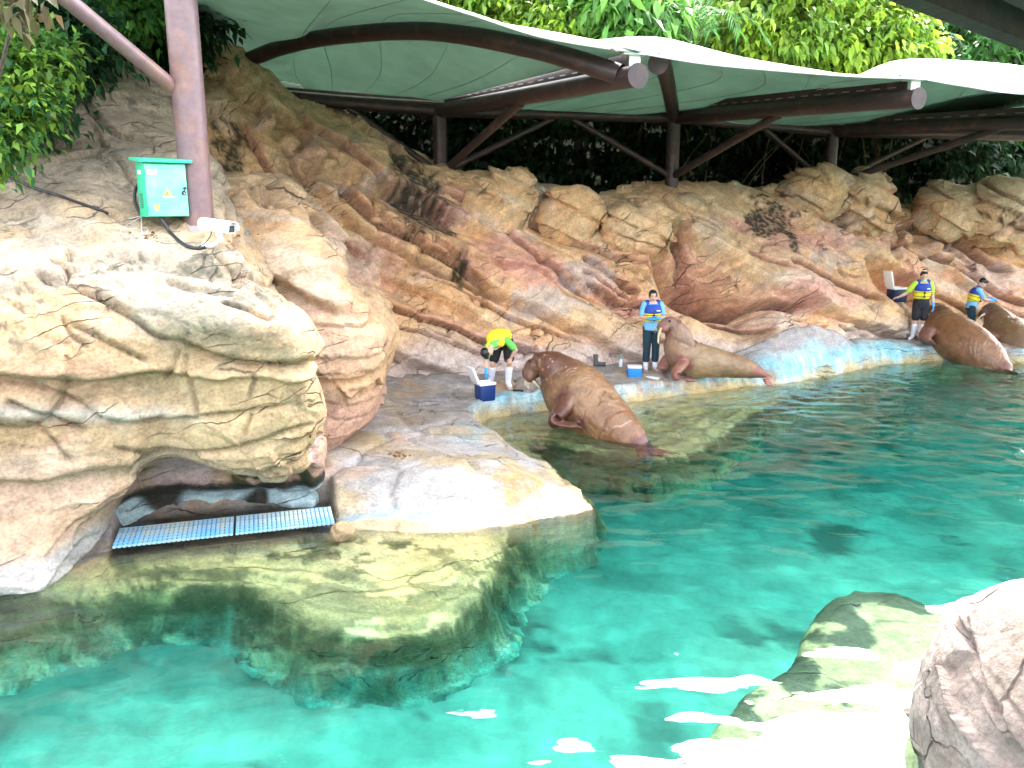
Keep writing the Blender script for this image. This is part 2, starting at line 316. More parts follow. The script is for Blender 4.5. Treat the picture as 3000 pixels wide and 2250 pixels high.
DIP = R(27)
wr = nrm((.93, .36, 0))
nW = nrm(np.sin(DIP) * wr + np.cos(DIP) * np.array([0, 0, 1]) + np.array([0, -.25, 0])); aW = nrm(np.cos(DIP) * wr - np.sin(DIP) * np.array([0, 0, 1]))
def build_cliff():
    cols = []
    for pts in (
        [(560, 1180, 14.2), (520, 900, 14.6), (470, 640, 15.1), (430, 400, 15.6), (420, 215, 16.2)],
        [(900, 1125, 15.3), (850, 880, 15.6), (790, 570, 16.1), (690, 310, 16.6), (588, 165, 17.2)],
        [(1130, 1095, 15.8), (1100, 910, 16.2), (1050, 690, 16.8), (960, 470, 17.4), (830, 270, 18.0)],
        [(1400, 1080, 16.3), (1370, 910, 16.8), (1320, 740, 17.3), (1230, 570, 18.0), (1090, 405, 18.6)],
        [(1650, 1062, 16.8), (1630, 910, 17.3), (1590, 770, 17.8), (1520, 640, 18.4), (1400, 545, 19.0)],
        [(1900, 1045, 17.3), (1890, 900, 17.7), (1870, 790, 18.3), (1830, 680, 19.0), (1780, 585, 19.7)],
        [(2130, 1022, 17.9), (2120, 890, 18.3), (2105, 770, 19.0), (2080, 660, 19.8), (2050, 560, 20.6)],
        [(2400, 1000, 18.9), (2390, 865, 19.4), (2370, 760, 20.0), (2350, 660, 20.8), (2330, 560, 21.6)],
        [(2650, 968, 20.7), (2640, 860, 21.1), (2625, 770, 21.5), (2605, 690, 22.1), (2590, 610, 22.8)],
        [(2900, 950, 21.7), (2900, 860, 22.0), (2900, 780, 22.5), (2900, 700, 23.1), (2900, 625, 23.8)],
        [(3250, 935, 22.8), (3250, 850, 23.2), (3250, 780, 23.6), (3250, 700, 24.2), (3250, 630, 25.0)]):
        c = [np.array(uvY(*p)) for p in pts]
        b = c[0].copy(); b[2] = -.25; b[1] -= .15
        t = c[-1]; cols.append([b] + c + [t + (-.1, .8, .12), t + (-.1, 2.0, -.3), t + (0, 3.2, -1.6)])
    S, N, m, n = rock_sheet(cols, .039, nW, aW, 3)
    P = S.reshape(-1, 3); N = N.reshape(-1, 3)
    off, mk = rock_disp(P, nW, aW, 11, big=(1.5, .26), small=(.38, .06), crack=.12, lump=.10, chip=.028, cells=(2.1, .12))
    # overhung recesses: a sharp brow above, fading out below
    u = aW; vv = nW
    def recess(c, la, lb, depth):
        d = P - np.asarray(c); a = d @ u; b = d @ vv + .12 * fbm(P * 1.3, 2, 5)
        return -depth * sstep(1.0, .55, np.abs(a) / la) * sstep(lb, lb * .86, b) * sstep(-lb * 1.6, lb * .5, b)
    off = off + recess(uvY(2120, 880, 18.2), 1.7, .55, 1.3) + recess(uvY(2650, 850, 21), 1.3, .42, 1.1)
    off = off + recess(uvY(1280, 925, 16.4), 1.5, .22, .4) + recess(uvY(1180, 640, 17), 2.6, .2, .42) + recess(uvY(2100, 800, 18.7), 2.0, .18, .4)
    off = off + recess(uvY(1750, 890, 17.5), 1.1, .16, .3) + recess(uvY(2950, 690, 23), 1.8, .3, .6)
    SE = [([(1080, 890), (1200, 932), (1330, 960), (1480, 1008), (1580, 1040)], .03, 1, .30), ([(960, 560), (1050, 640), (1140, 690), (1250, 742), (1350, 800), (1430, 860)], .03, 1, .34),
        ([(1210, 560), (1400, 650), (1560, 760), (1680, 850), (1760, 890)], .028, 1, .16), ([(1690, 760), (1800, 825), (1870, 865)], .03, 1, .26), ([(1690, 800), (1790, 862), (1850, 880)], .025, 1, .2), ([(1700, 832), (1800, 885), (1890, 900)], .03, 1, .3),
        ([(1980, 660), (2030, 740), (2120, 800), (2250, 860), (2400, 900)], .035, 1, .42), ([(2060, 850), (2180, 915), (2290, 965)], .03, 1, .35), ([(2300, 760), (2450, 830), (2570, 890)], .025, 1, .18), ([(2180, 730), (2330, 800), (2480, 880)], .02, .8, .12),
        ([(880, 300), (980, 420), (1100, 540), (1250, 620), (1330, 700)], .025, 1, .2), ([(700, 330), (780, 470), (860, 600), (960, 700), (1080, 780)], .025, 1, .2), ([(830, 420), (920, 520), (1010, 600)], .02, .9, .14),
        ([(1100, 960), (1250, 1000), (1420, 1050)], .02, .9, .14), ([(1500, 620), (1660, 720), (1800, 760), (1960, 780)], .025, 1, .2), ([(2600, 690), (2750, 760), (2900, 830), (3050, 900)], .028, 1, .25), ([(2650, 640), (2800, 690), (3000, 780)], .03, 1, .3), ([(2700, 850), (2800, 880), (2950, 960)], .02, .9, .15),
        ([(1180, 800), (1330, 850), (1500, 930), (1640, 990)], .018, .9, .1), ([(1400, 880), (1560, 960), (1720, 1010)], .018, .9, .12)]
    sg, su, so_ = seams(P, SE, 71)
    off = off - .16 * sg - 1.05 * su + .25 * so_
    fade = sstep(.2, .6, P[:, 2] + .3)
    P2 = P + N * (off * (.4 + .6 * fade))[:, None]
    c = shade_rock(P, mk, 23, PAL_WALL, wp=.75, wo=.75, ww=.62, st=(.6, .8, 1.5), dirt=.6)
    c = cmix(c, PAL_WALL['vein'], .75 * sg)
    c = cmix(c, (.66, .30, .20), .35 * sstep(.05, .2, so_))
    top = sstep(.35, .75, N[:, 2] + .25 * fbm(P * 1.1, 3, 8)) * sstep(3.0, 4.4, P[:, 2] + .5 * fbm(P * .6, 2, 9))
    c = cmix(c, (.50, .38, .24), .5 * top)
    foot = sstep(1.15, .45, P[:, 2] + .35 * fbm(P * 1.0, 4, 18) + .02 * P[:, 0]); c = cmix(c, (.56, .48, .46), .8 * foot)
    for (a, b, Y, r, s) in ((1190, 520, 17.9, .42, (1, .5, .7)), (1235, 640, 17.4, .5, (1.1, .5, .8)), (1150, 470, 18.4, .2, (1, .5, 1)), (640, 400, 15.5, .4, (1, .5, .6)), (2260, 640, 20.5, .5, (.8, .5, 1)), (2330, 700, 20, .25, (1.6, .5, .6)), (1345, 800, 17, .16, (1, .5, .6)), (1300, 700, 17.2, .22, (.7, .5, 1.4))):
        c = cmix(c, MOSS, .93 * blot(P, uvY(a, b, Y), r, a, s))
    for (a, b, Y, r) in ((1600, 900, 17, .5), (1720, 820, 17.7, .4), (2480, 760, 20, .5), (1010, 560, 17, .4), (2950, 800, 22.4, .7)):
        c = cmix(c, (.56, .49, .48), .6 * blot(P, uvY(a, b, Y), r, b, (.6, .5, 1.6)))
    for (a, b, Y, r) in ((1480, 780, 17.5, .55), (1350, 640, 17.8, .35), (1060, 800, 16.3, .5), (2470, 700, 20.5, .4), (3000, 880, 22, .7), (2020, 760, 18.5, .5)):
        c = cmix(c, (.64, .32, .25), .55 * blot(P, uvY(a, b, Y), r, b, (.6, .5, 1.3), .9))
    return finish_sheet('rock_cliff', P2.reshape(m, n, 3), m, n, c, M['rock'], kind='structure', label='orange and pink layered artificial rock cliff behind the pool')
build_cliff()

nA = nrm((.20, -.25, 1)); aA = nrm((1, 0, -.2)); nA = nrm(nA - aA * (nA @ aA))
def build_outcrop():
    X = lambda L: [np.array(uvY(*p)) for p in L]
    cols = [
        X([(-450, 1900, 6.6), (-450, 1700, 6.8), (-450, 1550, 6.9), (-450, 1400, 7.0), (-450, 1150, 7.2), (-450, 930, 7.5), (-450, 760, 8.2), (-450, 600, 9.3), (-450, 430, 10.8), (-450, 300, 12.3), (-450, 280, 14.5)]),
        X([(-60, 1760, 7.15), (-50, 1620, 7.35), (-50, 1510, 7.5), (-50, 1380, 7.55), (-50, 1150, 7.7), (-50, 930, 7.95), (-50, 760, 8.6), (-50, 620, 9.6), (-50, 450, 11), (-50, 270, 12.5), (-50, 250, 14.5)]),
        X([(150, 1730, 7.4), (160, 1590, 7.6), (165, 1480, 7.7), (170, 1370, 7.75), (180, 1150, 7.85), (180, 930, 8.05), (180, 760, 8.7), (180, 610, 9.7), (180, 430, 11.2), (215, 165, 13), (215, 150, 15)]),
        X([(280, 1690, 8.1), (290, 1560, 8.1), (335, 1500, 8.0), (395, 1440, 8.1), (370, 1160, 8.1), (350, 935, 8.25), (340, 775, 8.75), (330, 620, 9.75), (310, 440, 11.4), (290, 190, 13.1), (290, 175, 15.1)]),
        X([(400, 1640, 9.05), (420, 1440, 9.05), (470, 1385, 8.9), (490, 1368, 8.5), (490, 1180, 8.35), (490, 945, 8.4), (490, 790, 8.8), (470, 640, 9.8), (440, 450, 11.6), (380, 240, 13.3), (380, 215, 15.3)]),
        X([(700, 1600, 9.42), (700, 1440, 9.4), (700, 1387, 9.1), (700, 1392, 8.6), (700, 1200, 8.4), (700, 965, 8.45), (690, 810, 8.9), (650, 665, 9.9), (590, 480, 11.8), (480, 260, 13.6), (480, 240, 15.6)]),
        X([(850, 1570, 9.62), (855, 1430, 9.6), (860, 1386, 9.3), (862, 1388, 8.75), (862, 1200, 8.55), (858, 1010, 8.6), (800, 895, 9.15), (725, 775, 10.0), (650, 640, 11.6), (570, 450, 13.6), (570, 430, 15.8)]),
        X([(930, 1560, 9.78), (925, 1420, 9.75), (925, 1365, 9.6), (930, 1350, 9.2), (938, 1190, 9.05), (922, 1020, 9.1), (870, 930, 9.55), (795, 840, 10.4), (720, 740, 11.8), (640, 600, 13.8), (640, 580, 16)]),
        X([(935, 1540, 10.7), (925, 1400, 10.7), (925, 1340, 10.6), (925, 1330, 10.3), (930, 1180, 10.2), (912, 1040, 10.2), (865, 970, 10.5), (800, 900, 11.2), (730, 820, 12.6), (660, 680, 14.6), (660, 660, 17)])]
    S, N, m, n = rock_sheet(cols, .028, nA, aA, 3)
    P = S.reshape(-1, 3); N = N.reshape(-1, 3)
    off, mk = rock_disp(P, nA, aA, 31, big=(.9, .10), small=(.26, .035), crack=.06, lump=.09, chip=.026, cells=(1.3, .045))
    # the brow of the front face: a lip above, a hollow band under it on the right
    band = sstep(.35, .0, np.abs(P[:, 2] - (2.1 - .12 * (P[:, 0] + 2.5))) + .1 * fbm(P * 2, 2, 3)) * sstep(-3.9, -3.2, P[:, 0]) * sstep(-1.9, -2.2, P[:, 0]) * sstep(9.6, 9.2, P[:, 1])
    off = off - .16 * band
    white = np.exp(-((P[:, 2] - (1.62 - .16 * (P[:, 0] + 4.2) + .25 * sstep(-4.4, -3.4, P[:, 0]) * 0 + .05 * fbm(P, 2, 4))) / .09) ** 2) * sstep(-3.0, -3.5, P[:, 0]) * sstep(8.8, 8.3, P[:, 1])
    off = off + .05 * white
    SE = [([(-20, 1105), (120, 1130), (230, 1180), (330, 1240), (450, 1238), (580, 1225), (760, 1210), (930, 1190)], .014, 1, .04), ([(10, 1170), (130, 1220), (260, 1270)], .02, 1, .10), ([(180, 825), (260, 870), (380, 930), (460, 985), (540, 1005), (640, 1050), (760, 1075)], .02, 1, .06),
        ([(520, 1003), (600, 1035), (700, 1062), (820, 1068), (945, 1045)], .022, 1, .16), ([(200, 950), (330, 1010), (430, 1060)], .012, .9, .05), ([(515, 1025), (505, 1080), (480, 1115)], .014, 1, .03), ([(530, 1040), (545, 1120), (580, 1230)], .012, .9, .02), ([(185, 935), (210, 985), (260, 1020)], .012, .9, .02),
        ([(60, 1230), (130, 1290), (220, 1370)], .012, .7, .03), ([(330, 1320), (450, 1330), (620, 1325), (800, 1290), (940, 1235)], .012, .9, .04), ([(735, 1225), (715, 1280)], .01, .8, .0), ([(100, 800), (180, 815), (190, 760), (195, 720)], .02, 1, .12),
        ([(230, 265), (260, 310), (330, 390), (420, 440), (520, 470)], .02, 1, .1), ([(90, 290), (160, 330), (270, 350), (300, 430), (330, 480)], .016, .9, .06), ([(330, 500), (420, 570), (500, 640)], .016, .9, .05), ([(620, 720), (700, 790), (830, 850)], .012, .8, .05), ([(480, 820), (580, 850), (700, 860)], .012, .8, .05), ([(640, 880), (720, 905), (800, 945)], .012, .8, .06)]
    sg, su, so_ = seams(P, [(a_, max(w_ * 1.3, .022), d_, o_) for a_, w_, d_, o_ in SE], 72)
    off = off - .075 * sg - .9 * su + .2 * so_
    P2 = P + N * off[:, None]
    c = shade_rock(P, mk, 41, PAL_PALE, wp=.45, wo=.4, ww=.55, st=(.7, .9, 1.4), dirt=.55)
    c = cmix(c, PAL_PALE['vein'], .4 * sg ** 2); c = cmix(c, (.47, .44, .385), .75 * white)
    c = cmix(c, (.43, .325, .18), .5 * sstep(.5, 1.2, P[:, 2]) * sstep(2.4, 1.8, P[:, 2]) * sstep(-3.9, -3.2, P[:, 0]))
    c = cmix(c, (.43, .275, .20), .6 * sstep(-3.6, -4.3, P[:, 0] + .5 * fbm(P * .7, 3, 6)) * sstep(1.5, .9, P[:, 2]))
    up = sstep(3.1, 4.0, P[:, 2] + .4 * fbm(P * .8, 3, 7)); c = cmix(c, (.27, .23, .18), .75 * up)
    c = cmix(c, (.25, .22, .17), .5 * up * sstep(.05, .35, fbm(P * 1.6, 4, 19)))
    c = cmix(c, (.34, .32, .27), .6 * sstep(2.2, 2.5, P[:, 2]) * (1 - up) * sstep(-.1, .3, fbm(P * .9, 4, 17)))
    c = cmix(c, (.17, .165, .12), .55 * sstep(.1, .4, fbm(P * (.9, 1.2, 3.2) + 3, 5, 27, .62)) * sstep(2.0, 2.4, P[:, 2]))
    c = cmix(c, (.2, .2, .13), .5 * band * sstep(-.2, .3, fbm(P * 2.4, 4, 61, .6)))
    fl = sstep(.06, .22, fbm(P * (7, 7, 11), 4, 301, .65)) * sstep(.02, .3, fbm(P * (.9, 1, 1.6) + 8, 4, 302)) * sstep(1.7, 2.3, P[:, 2])
    c = cmix(c, (.10, .095, .07), .8 * fl)
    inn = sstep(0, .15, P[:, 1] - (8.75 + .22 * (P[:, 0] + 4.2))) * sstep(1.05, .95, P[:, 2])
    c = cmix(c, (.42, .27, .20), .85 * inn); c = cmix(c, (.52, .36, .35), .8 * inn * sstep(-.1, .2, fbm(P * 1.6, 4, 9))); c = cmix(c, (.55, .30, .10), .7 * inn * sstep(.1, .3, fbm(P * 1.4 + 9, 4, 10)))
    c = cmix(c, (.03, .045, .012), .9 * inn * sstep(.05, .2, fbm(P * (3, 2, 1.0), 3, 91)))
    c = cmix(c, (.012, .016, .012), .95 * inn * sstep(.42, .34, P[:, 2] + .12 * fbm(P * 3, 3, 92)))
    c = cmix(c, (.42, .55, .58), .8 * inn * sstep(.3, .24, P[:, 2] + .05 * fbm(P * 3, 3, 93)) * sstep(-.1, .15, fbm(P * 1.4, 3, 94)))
    foot = sstep(.42, .22, P[:, 2] + .12 * fbm(P * 1.5, 3, 12)) * (1 - inn); c = cmix(c, (.31, .305, .30), .85 * foot)
    for (a, b, Y, r, s) in ((640, 400, 10.8, .3, (1.2, .5, .8)), (560, 770, 8.9, .16, (.5, .5, 1.2)), (780, 860, 8.6, .2, (.5, .5, 1.5))):
        c = cmix(c, (.09, .09, .07), .8 * blot(P, uvY(a, b, Y), r, a, s, 1.0))
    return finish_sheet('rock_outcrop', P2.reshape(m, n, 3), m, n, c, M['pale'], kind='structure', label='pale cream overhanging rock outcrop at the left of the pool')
build_outcrop()

def build_lobe():
    X = lambda L: [np.array(uvY(*p)) for p in L]
    cols = [
        X([(850, 1420, 10.8), (860, 1330, 10.6), (870, 1150, 10.5), (860, 980, 10.5), (770, 880, 10.9), (640, 720, 11.5), (540, 590, 12.5), (480, 500, 13.6), (470, 500, 15.0)]),
        X([(930, 1400, 11.2), (950, 1310, 11.0), (980, 1170, 10.8), (1000, 1000, 10.6), (955, 860, 10.8), (870, 700, 11.5), (770, 560, 12.5), (720, 525, 13.4), (710, 560, 15.2)]),
        X([(955, 1370, 11.8), (985, 1280, 11.6), (1050, 1160, 11.2), (1105, 1000, 11.0), (1065, 890, 11.2), (950, 740, 12), (870, 610, 13), (830, 570, 14.0), (820, 620, 15.8)]),
        X([(965, 1330, 12.6), (995, 1245, 12.4), (1075, 1120, 11.9), (1145, 985, 11.7), (1110, 885, 11.8), (1000, 790, 12.6), (925, 690, 13.5), (890, 670, 14.6), (880, 720, 16.2)]),
        X([(960, 1290, 14), (985, 1230, 14), (1040, 1100, 13.6), (1125, 985, 13.5), (1095, 900, 13.6), (1000, 840, 14), (920, 780, 15), (890, 770, 16), (880, 800, 17)])]
    for c in cols: c[0][2] = -.3
    S, N, m, n = rock_sheet(cols, .03, nA, aA, 3)
    P = S.reshape(-1, 3); N = N.reshape(-1, 3)
    off, mk = rock_disp(P, nA, aA, 57, big=(.8, .12), small=(.25, .05), crack=.07, lump=.12, chip=.028, cells=(1.1, .06))
    P2 = P + N * off[:, None]
    pal = {k_: tuple(min(.8, 1.22 * x_) for x_ in v_) for k_, v_ in PAL_PALE.items()}; pal['tan'] = (.53, .36, .21)
    c = shade_rock(P, mk, 43, pal, wp=.6, wo=.75, ww=.55, st=(.7, .9, 1.2), dirt=.5)
    c = cmix(c, (.45, .27, .21), .8 * sstep(1.5, .9, P[:, 2] + .3 * fbm(P, 3, 6)))
    me = mesh_np('rock_buttress', P2, grid_faces(m, n)[:, ::-1], [M['pale']], col=c)
    put('rock_buttress', me, kind='structure', label='rounded orange rock buttress behind the pale outcrop')
build_lobe()

# ------------------------------------------------------------------ ledge, shelf and pool floor
SHORE = [(-700, 1850), (-300, 1760), (0, 1697), (240, 1672), (300, 1630), (500, 1598), (800, 1562), (985, 1548), (1200, 1556), (1400, 1552), (1560, 1528), (1690, 1510), (1748, 1492), (1695, 1440), (1600, 1352), (1500, 1312), (1440, 1287), (1398, 1252), (1440, 1226), (1540, 1207), (1620, 1200), (1700, 1192), (1850, 1178), (2000, 1155), (2150, 1138), (2300, 1122), (2450, 1097), (2600, 1068), (2750, 1058), (2900, 1062), (3000, 1067), (3400, 1065)]
SHELF = [(-700, 2050), (-300, 1930), (0, 1840), (200, 1790), (450, 1735), (680, 1730), (800, 1800), (920, 1850), (1110, 1875), (1320, 1835), (1435, 1755), (1520, 1630), (1640, 1540), (1760, 1497), (1705, 1440), (1615, 1352), (1560, 1330), (1560, 1310), (1700, 1335), (1900, 1370), (2060, 1340), (2150, 1280), (2200, 1235), (2330, 1175), (2460, 1130), (2600, 1095), (2750, 1085), (2900, 1095), (3000, 1100), (3400, 1100)]
far = [(30, 40), (-30, 40)]
def poly_sd(X, Y, poly):       # signed distance, positive inside
    poly = np.asarray(poly); n = len(poly); d = np.full(X.shape, 1e9); ins = np.zeros(X.shape, bool)
    for i in range(n):
        a, b = poly[i], poly[(i + 1) % n]; e = b - a; L = e @ e
        t = np.clip(((X - a[0]) * e[0] + (Y - a[1]) * e[1]) / L, 0, 1)
        d = np.minimum(d, np.hypot(X - a[0] - t * e[0], Y - a[1] - t * e[1]))
        c = ((a[1] > Y) != (b[1] > Y)); xi = e[0] * (Y - a[1]) / (e[1] if abs(e[1]) > 1e-9 else 1e-9) + a[0]; ins ^= c & (X < xi)
    return np.where(ins, d, -d)
shoreP = [uvz(u, v, 0)[:2] for u, v in SHORE] + far
shelfP = [uvz(u, v, -.25)[:2] for u, v in SHELF] + far
def hump(X, Y, c, rx, ry, a=0):
    dx, dy = X - c[0], Y - c[1]; ca, sa = math.cos(a), math.sin(a); u, v = dx * ca + dy * sa, -dx * sa + dy * ca
    return np.exp(-((u / rx) ** 2 + (v / ry) ** 2))
MOUND = uvz(2400, 1030, .5)
def ledge_h(X, Y):
    P = np.stack([X, Y, 0 * X], 1)
    ds = poly_sd(X, Y, shoreP) + .09 * fbm(P * 1.8, 4, 70, .6); dh = poly_sd(X, Y, shelfP) - .1 + .18 * fbm(P * 1.3, 5, 71, .6)
    prom = sstep(12.4, 11.2, Y)                                   # the slab in front, lower and smoother
    rise = lerp(.30, .26, prom) * sstep(-.02, lerp(.22, .95, prom), ds) + .10 * sstep(.5, 2.2, ds)
    w1, w2, idc = worley(P * (.75, 1.0, 1) + .3 * np.stack([fbm(P * .9, 2, 72), fbm(P * .9, 2, 73), 0 * X], 1), 8)
    slab = .09 * (idc - .4) * sstep(0, .25, w2 - w1) - .06 * np.exp(-((w2 - w1) / .05) ** 2)
    z = rise + slab * sstep(.1, .5, ds) + .05 * fbm(P * 1.4, 5, 74, .6)
    hm = np.clip(1.5 * hump(X, Y, MOUND, 1.6, .85, .38), 0, 1) * .68 + .38 * hump(X, Y, (MOUND[0] + 1.9, MOUND[1] + .9), 1.5, .8, .4)
    z = z + hm * sstep(.0, .9, ds) * (1 + .15 * fbm(P * 1.2, 3, 78))
    z = z + .18 * hump(X, Y, uvz(1120, 1500, .3), .55, .35) + .12 * hump(X, Y, uvz(1350, 1400, .3), .7, .5) + .12 * hump(X, Y, uvz(900, 1230, .3), .9, .3)
    t = np.clip(ds / np.minimum(ds - dh, -.05) , 0, 1)                # 0 at the shore, 1 at the shelf edge
    ter = .035 * np.sin(t * 30 + 3 * fbm(P * 1.1, 2, 75))
    under = -.04 - .52 * t ** .8 + ter * sstep(0, .3, t) + .05 * fbm(P * 2.2, 3, 76)
    drop = np.maximum(-dh, 0)
    under = under - .5 * sstep(0, .14, drop) - .42 * sstep(.16, .28, drop) - .42 * sstep(.34, .46, drop) + .06 * fbm(P * 3, 3, 77) * sstep(0, .2, drop) - 1.2 * sstep(.1, .5, drop) * sstep(9, 12, Y)
    z = np.where(ds > 0, z, np.minimum(under, .03)) 
    # the drain channel in front of the alcove
    return z, ds, dh, t
GRATE = [uvz(325, 1555, .12), uvz(330, 1598, .12), uvz(988, 1508, .12), uvz(965, 1490, .12)]   # corners of the drain cover
GY0 = 9.1
def channel(X, Y):   # 1 inside the drain trench
    a = np.array(uvz(320, 1583, .2)[:2]); b = np.array(uvz(985, 1512, .2)[:2]); e = b - a; L = np.linalg.norm(e); e = e / L; nn = np.array([-e[1], e[0]])
    s = (X - a[0]) * e[0] + (Y - a[1]) * e[1]; t = (X - a[0]) * nn[0] + (Y - a[1]) * nn[1]
    return sstep(-.06, .0, s) * sstep(L + .06, L, s) * sstep(-.06, 0, t) * sstep(1.2, 1.0, t), a, e, nn, L
def build_ledge():
    step = .042; xs = np.arange(-7.5, 13.6, step); ys = np.arange(5.4, 22.6, step)
    keep = None
    X, Y = np.meshgrid(xs, ys, indexing='ij'); m, n = X.shape; X, Y = X.ravel(), Y.ravel()
    z, ds, dh, t = ledge_h(X, Y)
    ch = channel(X, Y)[0]; z = lerp(z, np.full_like(z, .0), ch)
    P = np.stack([X, Y, z], 1)
    sl = np.stack([X * .5, Y * .9, z], 1)
    # pigment
    c = np.tile(np.array((.33, .29, .265)), (len(X), 1))
    c = cmix(c, (.37, .275, .175), .8 * sstep(-.05, .3, fbm(P * .7, 4, 80))); c = cmix(c, (.43, .26, .15), .7 * sstep(.12, .35, fbm(P * .9 + 9, 4, 81)))
    c = cmix(c, (.31, .30, .305), .6 * sstep(0, .35, fbm(P * 1.2 + 4, 4, 82)))
    prom = sstep(13.0, 11.6, Y + .4 * fbm(P, 3, 83)) * sstep(-2.6, -2.0, X)
    c = cmix(c, (.275, .27, .265), .85 * prom * sstep(-.25, .15, fbm(P * .8 + 2, 4, 84) + .3 * sstep(1.3, .3, ds)))
    c = cmix(c, (.30, .23, .13), .8 * prom * sstep(.05, .3, fbm(P * .9 + 7, 4, 85)))
    c = cmix(c, (.40, .20, .065), .85 * blot(P, uvz(1530, 1415, .25), .3, 5, (1, .5, 1), .8))
    c = cmix(c, (.20, .30, .335), .7 * prom * sstep(.1, .3, fbm(P * (1, 1.6, 1) + 15, 4, 86)) * sstep(1.2, .5, ds))
    mo = np.clip(1.4 * hump(X, Y, MOUND, 1.5, 1.0, .3) + 1.2 * hump(X, Y, (MOUND[0] + 1.7, MOUND[1] + .4), 1.8, .8, .35), 0, 1)
    c = cmix(c, (.44, .39, .39), .8 * mo); c = cmix(c, (.36, .60, .66), .65 * mo * sstep(.05, .35, fbm(P * .9 + 1, 4, 87) + .35 * sstep(1.0, .2, ds) - .1))
    c = cmix(c, (.50, .32, .2), .5 * mo * sstep(.15, .35, fbm(P * 1.3 + 33, 4, 88)))
    back = sstep(12.2, 13.5, Y)
    blue = sstep(.5, .2, ds + .3 * fbm(P * (2.2, 1.2, 1), 4, 89)) * sstep(.0, .08, ds) * back * sstep(-.35, .1, fbm(P * (.5, .5, 1), 2, 99) + .12 * (X - 1.5))
    c = cmix(c, (.24, .56, .66), .8 * blue * sstep(-.3, .15, fbm(P * (1.4, 1.4, 1) + 21, 3, 98))); c = cmix(c, (.62, .72, .74), .6 * blue * sstep(.0, .3, fbm(P * (6, 2, 1), 3, 90)))
    yel = sstep(.16, .04, ds + .1 * fbm(P * (1.5, 1, 1), 3, 91)) * (1 - .3 * prom)
    c = cmix(c, (.52, .38, .15), .85 * yel * sstep(-.3, .1, ds) * sstep(-.4, .0, fbm(P * 2.2, 4, 305)))
    # the ochre shelf under water with dark algae
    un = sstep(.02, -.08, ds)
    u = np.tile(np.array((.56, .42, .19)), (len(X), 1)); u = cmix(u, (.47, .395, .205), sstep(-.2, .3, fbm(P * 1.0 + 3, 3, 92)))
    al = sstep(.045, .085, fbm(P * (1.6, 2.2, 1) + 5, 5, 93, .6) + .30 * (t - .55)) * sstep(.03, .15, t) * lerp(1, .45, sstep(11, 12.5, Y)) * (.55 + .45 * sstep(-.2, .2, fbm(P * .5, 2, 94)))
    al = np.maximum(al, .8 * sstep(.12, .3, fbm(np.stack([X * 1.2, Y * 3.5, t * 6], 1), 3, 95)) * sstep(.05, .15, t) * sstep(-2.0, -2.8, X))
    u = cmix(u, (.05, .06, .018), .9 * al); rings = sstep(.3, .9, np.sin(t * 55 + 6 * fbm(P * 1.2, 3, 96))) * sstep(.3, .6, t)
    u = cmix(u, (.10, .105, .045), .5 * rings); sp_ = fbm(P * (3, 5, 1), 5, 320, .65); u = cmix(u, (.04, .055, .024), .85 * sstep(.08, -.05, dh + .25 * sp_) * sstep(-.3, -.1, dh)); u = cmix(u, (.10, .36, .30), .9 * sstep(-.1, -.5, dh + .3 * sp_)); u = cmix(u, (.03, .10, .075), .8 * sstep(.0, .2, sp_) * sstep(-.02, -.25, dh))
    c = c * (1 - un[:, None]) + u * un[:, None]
    c = cmix(c, (.03, .03, .025), ch * .9)
    c = c * (1 + .12 * fbm(P * 5, 4, 97))[:, None]
    F = grid_faces(m, n)
    k = (dh > -.7).reshape(m, n)
    kk = k.ravel()[F].any(1)
    F = F[kk]; used = np.zeros(len(X), bool); used[F.ravel()] = True; remap = np.cumsum(used) - 1
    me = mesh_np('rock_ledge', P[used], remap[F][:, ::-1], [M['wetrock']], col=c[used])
    put('rock_ledge', me, kind='structure', label='low painted rock ledge running along the water')
build_ledge()
def ground_z(x, y): return float(ledge_h(np.array([x]), np.array([y]))[0][0])

def build_floor():
    xs = np.arange(-14, 21, .14); ys = np.arange(-2, 27, .14); X, Y = np.meshgrid(xs, ys, indexing='ij'); m, n = X.shape; X, Y = X.ravel(), Y.ravel()
    P = np.stack([X, Y, 0 * X], 1); z = -1.55 + .2 * fbm(P * .35, 3, 100) + .15 * sstep(8, 3, Y) - .6 * sstep(8.5, 14, Y)
    c = np.tile(np.array((.24, .66, .60)), (len(X), 1))
    c = cmix(c, (.42, .78, .68), .8 * sstep(-.1, .3, fbm(P * .5, 4, 101))); c = cmix(c, (.08, .40, .34), .7 * sstep(.05, .3, fbm(P * .6 + 20, 5, 102, .6)))
    c = cmix(c, (.02, .10, .085), .8 * sstep(.16, .3, fbm(P * 1.1 + 40, 4, 103)) * sstep(-.1, .2, fbm(P * .3, 2, 104)))
    c = cmix(c, (.45, .80, .72), .3 * sstep(8.5, 5.5, Y + .8 * fbm(P * .4, 2, 307)))
    c = c * (1 + .75 * fbm(P * 1.7, 6, 308, .68))[:, None]
    c = cmix(c, (.03, .16, .13), .75 * sstep(.12, .3, fbm(P * 1.5 + 3, 5, 309, .65)) * sstep(.0, .25, fbm(P * .35 + 7, 2, 310)))
    c = cmix(c, (.01, .07, .055), .85 * blot(P, (*uvz(1330, 2000, -1.3)[:2], 0), .75, 41, (.8, 1, 1), .7))
    c = c * np.array((.25, .285, .255))
    P[:, 2] = z
    put('pool_floor', mesh_np('pool_floor', P, grid_faces(m, n)[:, ::-1], [mat('pool_paint', attr=True, rough=.8, grain=.25, gscale=3.5)], col=c), kind='structure', label='turquoise painted floor of the pool')
build_floor()

